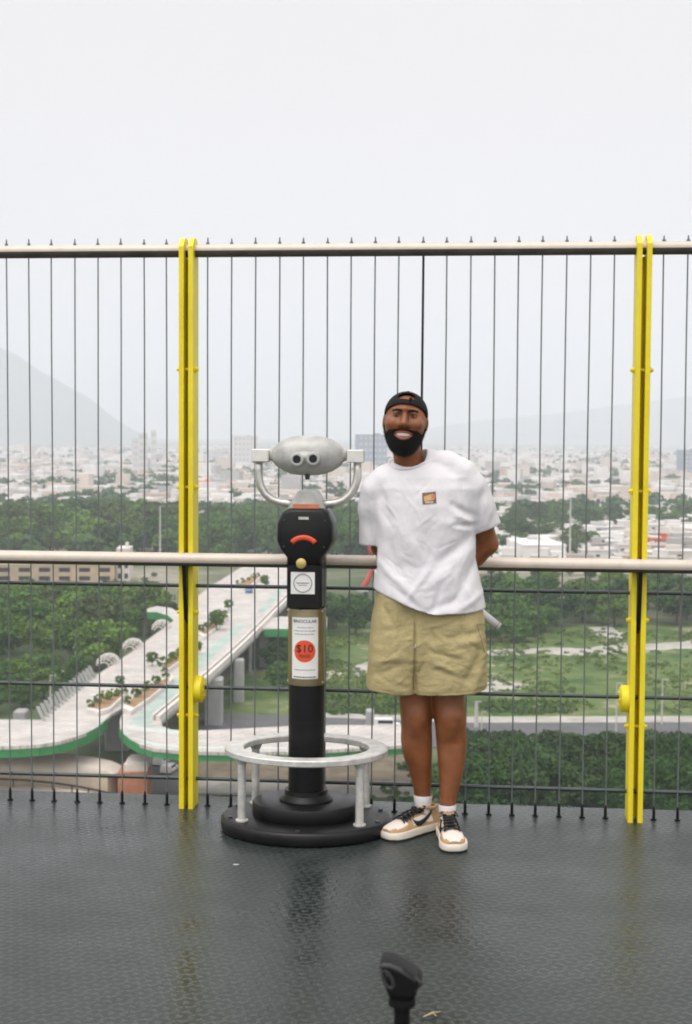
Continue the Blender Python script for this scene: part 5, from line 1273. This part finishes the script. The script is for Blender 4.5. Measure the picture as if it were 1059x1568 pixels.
# near dark trees at the lower right
wood([(700, 1195), (1200, 1195), (1200, 1300), (700, 1300)], 5.5, 600, (9.5, 12.5), 'b', 'very dark leafy tree right below the deck at the right', 'dark trees right below the deck', wid=1.05, src=near_crowns, maxn=44, top=1122)
for px, py, h in ((642, 1200, 3.0), (622, 1180, 2.4), (600, 1215, 2.0), (615, 1228, 2.2), (345, 1225, 1.2), (560, 1226, 1.5), (470, 1222, 1.6)):
    make_tree('bush', onz(px, py, GZ), h, random.choice(bush_crowns['a']), 'low green bush on the strip right below the deck edge', 'bush', 'bushes below the deck edge', 1.5, False, h*.2)
for pp_ in planter_px:
    for k in range(5):
        (x0_, y0_), (x1_, y1_) = pp_[0], pp_[3 if len(pp_) > 4 else 2]
        u = (k+.5)/5; pz = onz(x0_+(x1_-x0_)*u, y0_+(y1_-y0_)*u, DZ); pz = Vector((pz.x, pz.y, DZ+.75))
        make_tree('shrub', pz, random.uniform(.9, 2.4), random.choice(bush_crowns['c']), 'small shrub in a planter on the white bridge', 'shrub', 'shrubs in the bridge planters', .9, False, .2)
for px, py, h in ((233, 1020, 3.0), (183, 1052, 2.2), (332, 965, 5.0), (300, 1002, 3.0), (350, 935, 3), (405, 900, 4)):
    pz = onz(px, py, DZ); make_tree('young_tree', pz, h, random.choice(crowns['a']), 'young dark tree standing on the white bridge deck', 'tree', 'young trees on the bridge deck', 1.0, True)
# rough scrub over the meadow: nobody could count it
def scrub_patch(name, polys, n, hs, m, label, seed):
    r = np.random.default_rng(seed); Vv = []; random.seed(seed)
    for poly in polys:
        for p in fill(poly, .01, n*4, GZ, n):
            if mnoise.noise(Vector((p.x*.05, p.y*.022, seed))) < -.08: continue
            h = r.uniform(*hs); w_ = h*r.uniform(.8, 1.8); k = 26
            d = r.normal(size=(k, 3)); d /= np.linalg.norm(d, axis=1)[:, None]; d[:, 2] = np.abs(d[:, 2])
            P = np.array([p.x, p.y, GZ+.05])+d*np.array([w_, w_, h])*r.uniform(.5, 1, (k, 1)); nn = d+r.normal(size=(k, 3))*.5
            t_ = np.cross(nn, r.normal(size=(k, 3))); t_ /= np.linalg.norm(t_, axis=1)[:, None]; b_ = np.cross(nn, t_); b_ /= np.linalg.norm(b_, axis=1)[:, None]; s_ = h*.32*r.uniform(.6, 1.3, (k, 1))
            Vv.append(np.stack([P-t_*s_, P-b_*s_, P+t_*s_, P+b_*s_], 1).reshape(-1, 3))
    Vv = np.concatenate(Vv); o = link(name, Vv, np.arange(len(Vv)).reshape(-1, 4), m); tag(o, label, 'scrub', kind='stuff')
scr_a = mat('scrub_leaf', (.070, .125, .028), .8, scale=.05, spec=.15, col2=(.17, .23, .06), detail=8)
scr_b = mat('scrub_leaf_dark', (.050, .100, .026), .8, scale=.05, spec=.15, col2=(.090, .15, .04), detail=8)
scrub_patch('meadow_scrub', [[(735, 1092), (1250, 1092), (1250, 968), (735, 968)], [(495, 1092), (660, 1092), (640, 968), (480, 975)]], 1500, (.3, .9), scr_a, 'rough light green scrub over the open meadow', 31)
scrub_patch('dark_meadow_scrub', [[(735, 1060), (1250, 1050), (1250, 962), (735, 965)], [(495, 1096), (660, 1096), (660, 1068), (495, 1064)], [(735, 1094), (960, 1092), (960, 1074), (735, 1074)]], 260, (.4, .95), scr_b, 'darker bushes scattered in bands over the open meadow', 37)
random.seed(77)
# palm trees
def palm(pos, h, label):
    r = empty('palm_tree', tuple(pos), label, 'palm tree', 'palm trees in the valley')
    mb = MB(); mb.tube([pos, pos+Vector((.2, 0, h*.5)), pos+Vector((.1, 0, h*.85))], [.35, .28, .25], 8); mb.build('trunk', bark, r)
    mb = MB(); top = pos+Vector((.1, 0, h*.85)); rr = random.Random(int(pos.x))
    for i in range(34):
        a = rr.uniform(0, 6.28); e = rr.uniform(-.7, 1.2); L = h*.26; P0 = top
        for s in range(3):
            dv = Vector((math.cos(a)*math.cos(e), math.sin(a)*math.cos(e), math.sin(e))); P1 = P0+dv*L/3; sd_ = Vector((-math.sin(a), math.cos(a), 0))*(.35-.1*s)
            mb.add([P0-sd_, P0+sd_, P1+sd_*.7, P1-sd_*.7], [(0, 1, 2, 3)]); P0 = P1; e -= .5
    mb.build('crown', palm_m, r)
palm(onz(1040, 980, GZ), 17, 'lone palm tree right of the right yellow post')
palm(onz(882, 872, GZ), 20, 'tall palm tree above the right handrail beside the mast')
palm(onz(897, 874, GZ), 18, 'shorter palm tree above the right handrail beside the mast')

# ================================================================= CITY
wallm = bpy.data.materials.new('painted_house_walls'); wallm.use_nodes = True
def house_mat(m, stops):
    t = m.node_tree; p = t.nodes['Principled BSDF']; p.inputs['Roughness'].default_value = .85; p.inputs['Specular IOR Level'].default_value = .2
    oi = t.nodes.new('ShaderNodeObjectInfo'); r = t.nodes.new('ShaderNodeValToRGB'); r.color_ramp.interpolation = 'CONSTANT'; e = r.color_ramp.elements
    while len(e) < len(stops): e.new(.5)
    for i, (pos, c) in enumerate(stops): e[i].position = pos; e[i].color = (*c, 1)
    n = t.nodes.new('ShaderNodeTexNoise'); n.inputs['Scale'].default_value = .6; n.inputs['Detail'].default_value = 5
    tc = t.nodes.new('ShaderNodeTexCoord'); t.links.new(tc.outputs['Object'], n.inputs['Vector'])
    mr = t.nodes.new('ShaderNodeMapRange'); mr.inputs['To Min'].default_value = .75; mr.inputs['To Max'].default_value = 1.2; t.links.new(n.outputs[0], mr.inputs['Value'])
    sc = t.nodes.new('ShaderNodeVectorMath'); sc.operation = 'SCALE'
    t.links.new(oi.outputs['Random'], r.inputs[0]); t.links.new(r.outputs[0], sc.inputs[0]); t.links.new(mr.outputs[0], sc.inputs['Scale']); t.links.new(sc.outputs[0], p.inputs['Base Color'])
house_mat(wallm, [(0, (.72, .70, .67)), (.34, (.60, .56, .50)), (.52, (.68, .66, .63)), (.68, (.50, .49, .48)), (.80, (.58, .51, .44)), (.88, (.40, .39, .38)), (.935, (.48, .33, .26)), (.96, (.72, .72, .72))])
roofm = bpy.data.materials.new('flat_roofs'); roofm.use_nodes = True
house_mat(roofm, [(0, (.66, .64, .62)), (.4, (.52, .48, .45)), (.65, (.72, .70, .68)), (.85, (.42, .39, .36)), (.965, (.42, .24, .17))])
def house_mesh(seed):
    r = random.Random(seed); mb = MB(); a, b = r.uniform(.8, 1.3), r.uniform(.7, 1.1); hh = r.uniform(.5, .9)
    mb.cur = 0; mb.box(-a/2, a/2, -b/2, b/2, 0, hh); mb.cur = 1; mb.box(-a/2-.02, a/2+.02, -b/2-.02, b/2+.02, hh, hh+.06)
    if r.random() < .7:
        x0 = r.uniform(-a/2, 0); w_ = r.uniform(.3, .5); d_ = r.uniform(.3, .6)
        mb.cur = 0; mb.box(x0, x0+w_, -d_/2, d_/2, hh+.06, hh+r.uniform(.3, .5))
    if r.random() < .6: mb.cyl((a*.3, 0, hh+.06), (a*.3, 0, hh+.2), .07, n=8)
    if r.random() < .5: mb.cur = 0; mb.box(a/2, a/2+.45, -b/2, b*.3, 0, hh*.55)
    mb.cur = 2
    for i in range(r.randint(3, 5)):
        x = -a/2+a*(i+.5)/4.4
        for z in ((hh*.25, hh*.62) if hh > .55 else (hh*.4,)):
            if r.random() < .85 and x < a/2-.1: mb.box(x-.06, x+.06, -b/2-.012, -b/2+.02, z, z+.13)
    for j in range(2): mb.box(-a/2-.012, -a/2+.02, -b/2+b*(j+.4)/2.2-.06, -b/2+b*(j+.4)/2.2+.06, hh*.3, hh*.3+.14)
    me = bpy.data.meshes.new('house'); me.from_pydata([tuple(v) for v in mb.v], [], mb.f)
    for m in (wallm, roofm, glass_m): me.materials.append(m)
    me.polygons.foreach_set('material_index', np.array(mb.m, dtype=np.int32)); me.update(); return me
hm = [house_mesh(s) for s in range(14)]
def put_house(p, s, sz, label, group, rz=None):
    o = bpy.data.objects.new('house', random.choice(hm)); COL.objects.link(o); o.location = p; o.scale = (s, s*random.uniform(.8, 1.2), sz)
    o.rotation_euler = (0, 0, YAW*-1+random.choice((0, 0, 1.57, 3.14))+random.uniform(-.25, .25) if rz is None else rz); return tag(o, label, 'house', group)
NH = 0
def district(poly, spacing, tries, ss, label, group, maxn):
    global NH
    for p in fill(poly, spacing, tries, GZ, maxn):
        s = random.uniform(*ss); put_house(p, s, random.uniform(5, 8.5), label, group); NH += 1
district([(735, 876), (1130, 884), (1130, 828), (900, 822), (735, 836)], 13, 900, (10, 16), 'pale flat roofed house in the city just above the right handrail', 'houses above the right handrail', 62)
district([(735, 834), (900, 820), (1130, 826), (1130, 782), (735, 782)], 17, 1200, (13, 22), 'pale flat roofed house in the hazier rows of the city at the right', 'houses in the hazier rows at the right', 90)
district([(-60, 815), (262, 812), (262, 770), (-60, 770)], 20, 900, (14, 26), 'pale flat roofed house beyond the middle wood at the left', 'houses beyond the middle wood', 70)
district([(296, 800), (560, 800), (560, 765), (296, 765)], 20, 700, (13, 22), 'pale flat roofed house in the city behind the coin viewer', 'houses behind the coin viewer', 58)
# far masses: houses and trees nobody could count
FV, FF, FM = [], [], []
mb = MB(); rr = random.Random(5)
for _ in range(3400):
    py = 776-(776-684)*rr.random()**.75; px = rr.uniform(-60, 1120); p = onz(px, py, GZ); s = rr.uniform(8, 22)*(1+.5*(776-py)/90)
    a = rr.uniform(-.3, .3)+rr.choice((0, 1.57)); X = Vector((math.cos(a), math.sin(a), 0))*s/2; Y = Vector((-X.y, X.x, 0))*rr.uniform(.5, 1)
    h = rr.choice((4, 5, 6, 7, 9)) if rr.random() < .97 else rr.uniform(12, 22)
    mb.cur = rr.choice((0, 0, 0, 0, 1, 1, 1, 2, 2, 3)); mb.obox((p.x, p.y, GZ+h/2), X, Y, (0, 0, h/2))
far_pal = [mat('far_white', (.70, .68, .66), .9, var=.1, scale=.1), mat('far_cream', (.58, .51, .45), .9, var=.1, scale=.1), mat('far_grey', (.42, .41, .40), .9, var=.1, scale=.1), mat('far_terracotta', (.50, .40, .34), .9, var=.1, scale=.1)]
tag(mb.build('distant_houses', far_pal), 'hazy mass of small pale houses spreading to the horizon', 'houses', kind='stuff')
def blob_trees(n, ya, yb, pw, h0, h1, seed, xr=(-60, 1120), clump=.5):
    r = np.random.default_rng(seed); out = []
    for _ in range(n*3):
        py = yb-(yb-ya)*r.random()**pw; px = r.uniform(*xr); p = onz(px, py, GZ)
        if mnoise.noise(Vector((p.x*.006, p.y*.004, seed*1.7))) < clump-.5: continue
        out.append((p, r.uniform(h0, h1)))
        if len(out) >= n: break
    return out
V, F = [], []; r = np.random.default_rng(11)
for p, h in blob_trees(1500, 690, 800, .8, 7, 13, 3, clump=.54)+blob_trees(160, 785, 850, 1, 7, 12, 5, clump=.6)+blob_trees(150, 770, 860, 1, 9, 14, 8, clump=.68):
    w_ = h*r.uniform(.45, .75); n = 34
    d = r.normal(size=(n, 3)); d /= np.linalg.norm(d, axis=1)[:, None]; d[:, 2] = np.abs(d[:, 2])*.9+.02
    P = np.array([p.x, p.y, GZ+h*.25])+d*np.array([w_, w_, h*.72])*r.uniform(.55, 1.0, (n, 1))
    nn = d+r.normal(size=(n, 3))*.4; t_ = np.cross(nn, r.normal(size=(n, 3))); t_ /= np.linalg.norm(t_, axis=1)[:, None]; b_ = np.cross(nn, t_); b_ /= np.linalg.norm(b_, axis=1)[:, None]
    s_ = h*.20*r.uniform(.6, 1.3, (n, 1))
    q4 = np.stack([P-t_*s_, P-b_*s_, P+t_*s_, P+b_*s_], 1).reshape(-1, 3); b0 = len(V)*1
    V.append(q4)
V = np.concatenate(V); F = np.arange(len(V)).reshape(-1, 4)
leaf_far = mat('leaf_far_green', (.028, .070, .022), .8, var=.2, scale=.03, spec=.1, col2=(.055, .110, .034), detail=2)
o = link('distant_trees', V, F, leaf_far); tag(o, 'scattered dark green street trees among the distant houses', 'trees', kind='stuff')
# single buildings one can point at
def block(name, px0, px1, pyt, pyb, depth, m, label, roof=None, windows=0, cat='building'):
    a, b = onz(px0, pyb, GZ), onz(px1, pyb, GZ); dist = ((a+b)/2-CAM).dot(fw); h = (pyb-pyt)*dist/FPX
    d_ = b-a; n = Vector((-d_.y, d_.x, 0)).normalized(); r_ = empty(name, tuple((a+b)/2), label, cat)
    c = (a+b)/2+n*depth/2
    mb = MB(); mb.obox(c+Vector((0, 0, h/2)), d_/2, n*depth/2, (0, 0, h/2)); mb.build('wall', m, r_)
    mb = MB(); mb.obox(c+Vector((0, 0, h+.3)), d_*.51, n*depth*.51, (0, 0, .3)); mb.obox(c+d_*.2+Vector((0, 0, h+1.5)), d_*.1, n*depth*.15, (0, 0, .9)); mb.build('roof', roof or m, r_)
    if windows:
        rows = max(2, min(6, int(h/4))); cols = windows
        for i in range(cols):
            for k in range(rows):
                mb = MB(); mb.obox(a+d_*((i+.5)/cols)-n*(.06/depth)+Vector((0, 0, h*(k+.5)/rows)), d_*(.28/cols), n*(.08/depth), (0, 0, h/rows*.25))
                mb.build('window', hazy_glass if name == 'tower_block' else glass_m, r_)
    return r_
hazy_glass = mat('hazed_tower_glass', (.40, .42, .45), .4, var=.1)  # window colour lightened to put distance haze on the towers
far_w = mat('pale_tower_concrete', (.62, .60, .58), .85, var=.08, scale=.05)
far_b = mat('blue_grey_tower_glass', (.22, .27, .34), .5, var=.1, scale=.05)
block('tower_block', 203, 212, 672, 726, 18, far_w, 'slim pale tower, leftmost of the hazy cluster left of the yellow post', windows=3, cat='tower')
block('tower_block', 213, 226, 664, 728, 22, far_w, 'broad pale tower in the middle of the hazy cluster left of the yellow post', windows=4, cat='tower')
block('tower_block', 232, 239, 660, 730, 18, far_w, 'slim tall tower, rightmost of the hazy cluster left of the yellow post', windows=3, cat='tower')
block('tower_block', 358, 394, 668, 716, 30, far_w, 'wide pale tower slab behind the left arm of the viewer', windows=6, cat='tower')
block('tower_block', 549, 592, 666, 722, 26, far_b, 'blue grey tower between the viewer and the man', windows=6, cat='tower')
block('tower_block', 1049, 1075, 690, 730, 30, far_b, 'blue grey block at the right edge of the picture', windows=5, cat='tower')
block('warehouse', 800, 866, 836, 866, 40, mat('white_shed', (.76, .74, .72), .7, var=.04), 'big white windowless shed standing just above the right handrail', cat='warehouse')
rb = mat('red_facade', (.46, .09, .06), .7, var=.12, scale=.3)
block('shop_building', 990, 1036, 826, 848, 18, rb, 'long red building right of the right yellow post', windows=6)
block('shop_building', 1012, 1034, 844, 858, 14, mat('orange_facade', (.60, .26, .14), .8), 'low orange building in front of the long red one', windows=3)
block('shop_building', 303, 322, 738, 758, 22, mat('bright_orange_facade', (.70, .22, .10), .8), 'bright orange building right of the left yellow post', windows=3)
sand = mat('sandstone_wall', (.46, .36, .25), .85, var=.15, scale=.3)
block('long_building', -40, 175, 866, 892, 14, sand, 'long sandstone building behind the left handrail', windows=7)
block('long_building', 178, 198, 842, 890, 14, conc, 'white stair tower in front of the long sandstone building', windows=2)
def dome(px, py, r_px, label):
    b_ = onz(px, py, GZ); dist = (b_-CAM).dot(fw); r_ = r_px*dist/FPX; o = empty('storage_tank', tuple(b_), label, 'tank')
    mb = MB(); mb.lathe([(r_, 0), (r_, r_*.55)], tuple(b_), 28); mb.build('wall', conc, o, 'auto')
    mb = MB(); mb.lathe([(r_*1.03, r_*.55), (r_*.95, r_*.75), (r_*.7, r_*.98), (r_*.3, r_*1.1), (.05, r_*1.13)], tuple(b_), 28); mb.build('roof', white_m, o, True)
dome(320, 802, 11, 'white domed tank among the trees right of the left yellow post')
dome(350, 852, 11, 'cream domed tank behind the handrail left of the viewer')
# ================================================================= HAZE
hz = bpy.data.materials.new('haze_air'); hz.use_nodes = True; t = hz.node_tree; t.nodes.clear()
o_ = t.nodes.new('ShaderNodeOutputMaterial'); pv = t.nodes.new('ShaderNodeVolumePrincipled')
pv.inputs['Color'].default_value = (.88, .93, 1.0, 1); pv.inputs['Density'].default_value = 2.2e-4; pv.inputs['Anisotropy'].default_value = 0.0
t.links.new(pv.outputs[0], o_.inputs['Volume'])
mb = MB(); mb.box(-13500, 13500, -3200, 14500, GZ-1.2, 900)
hb = mb.build('haze', hz); tag(hb, 'pale haze filling the valley air', 'haze', kind='stuff')
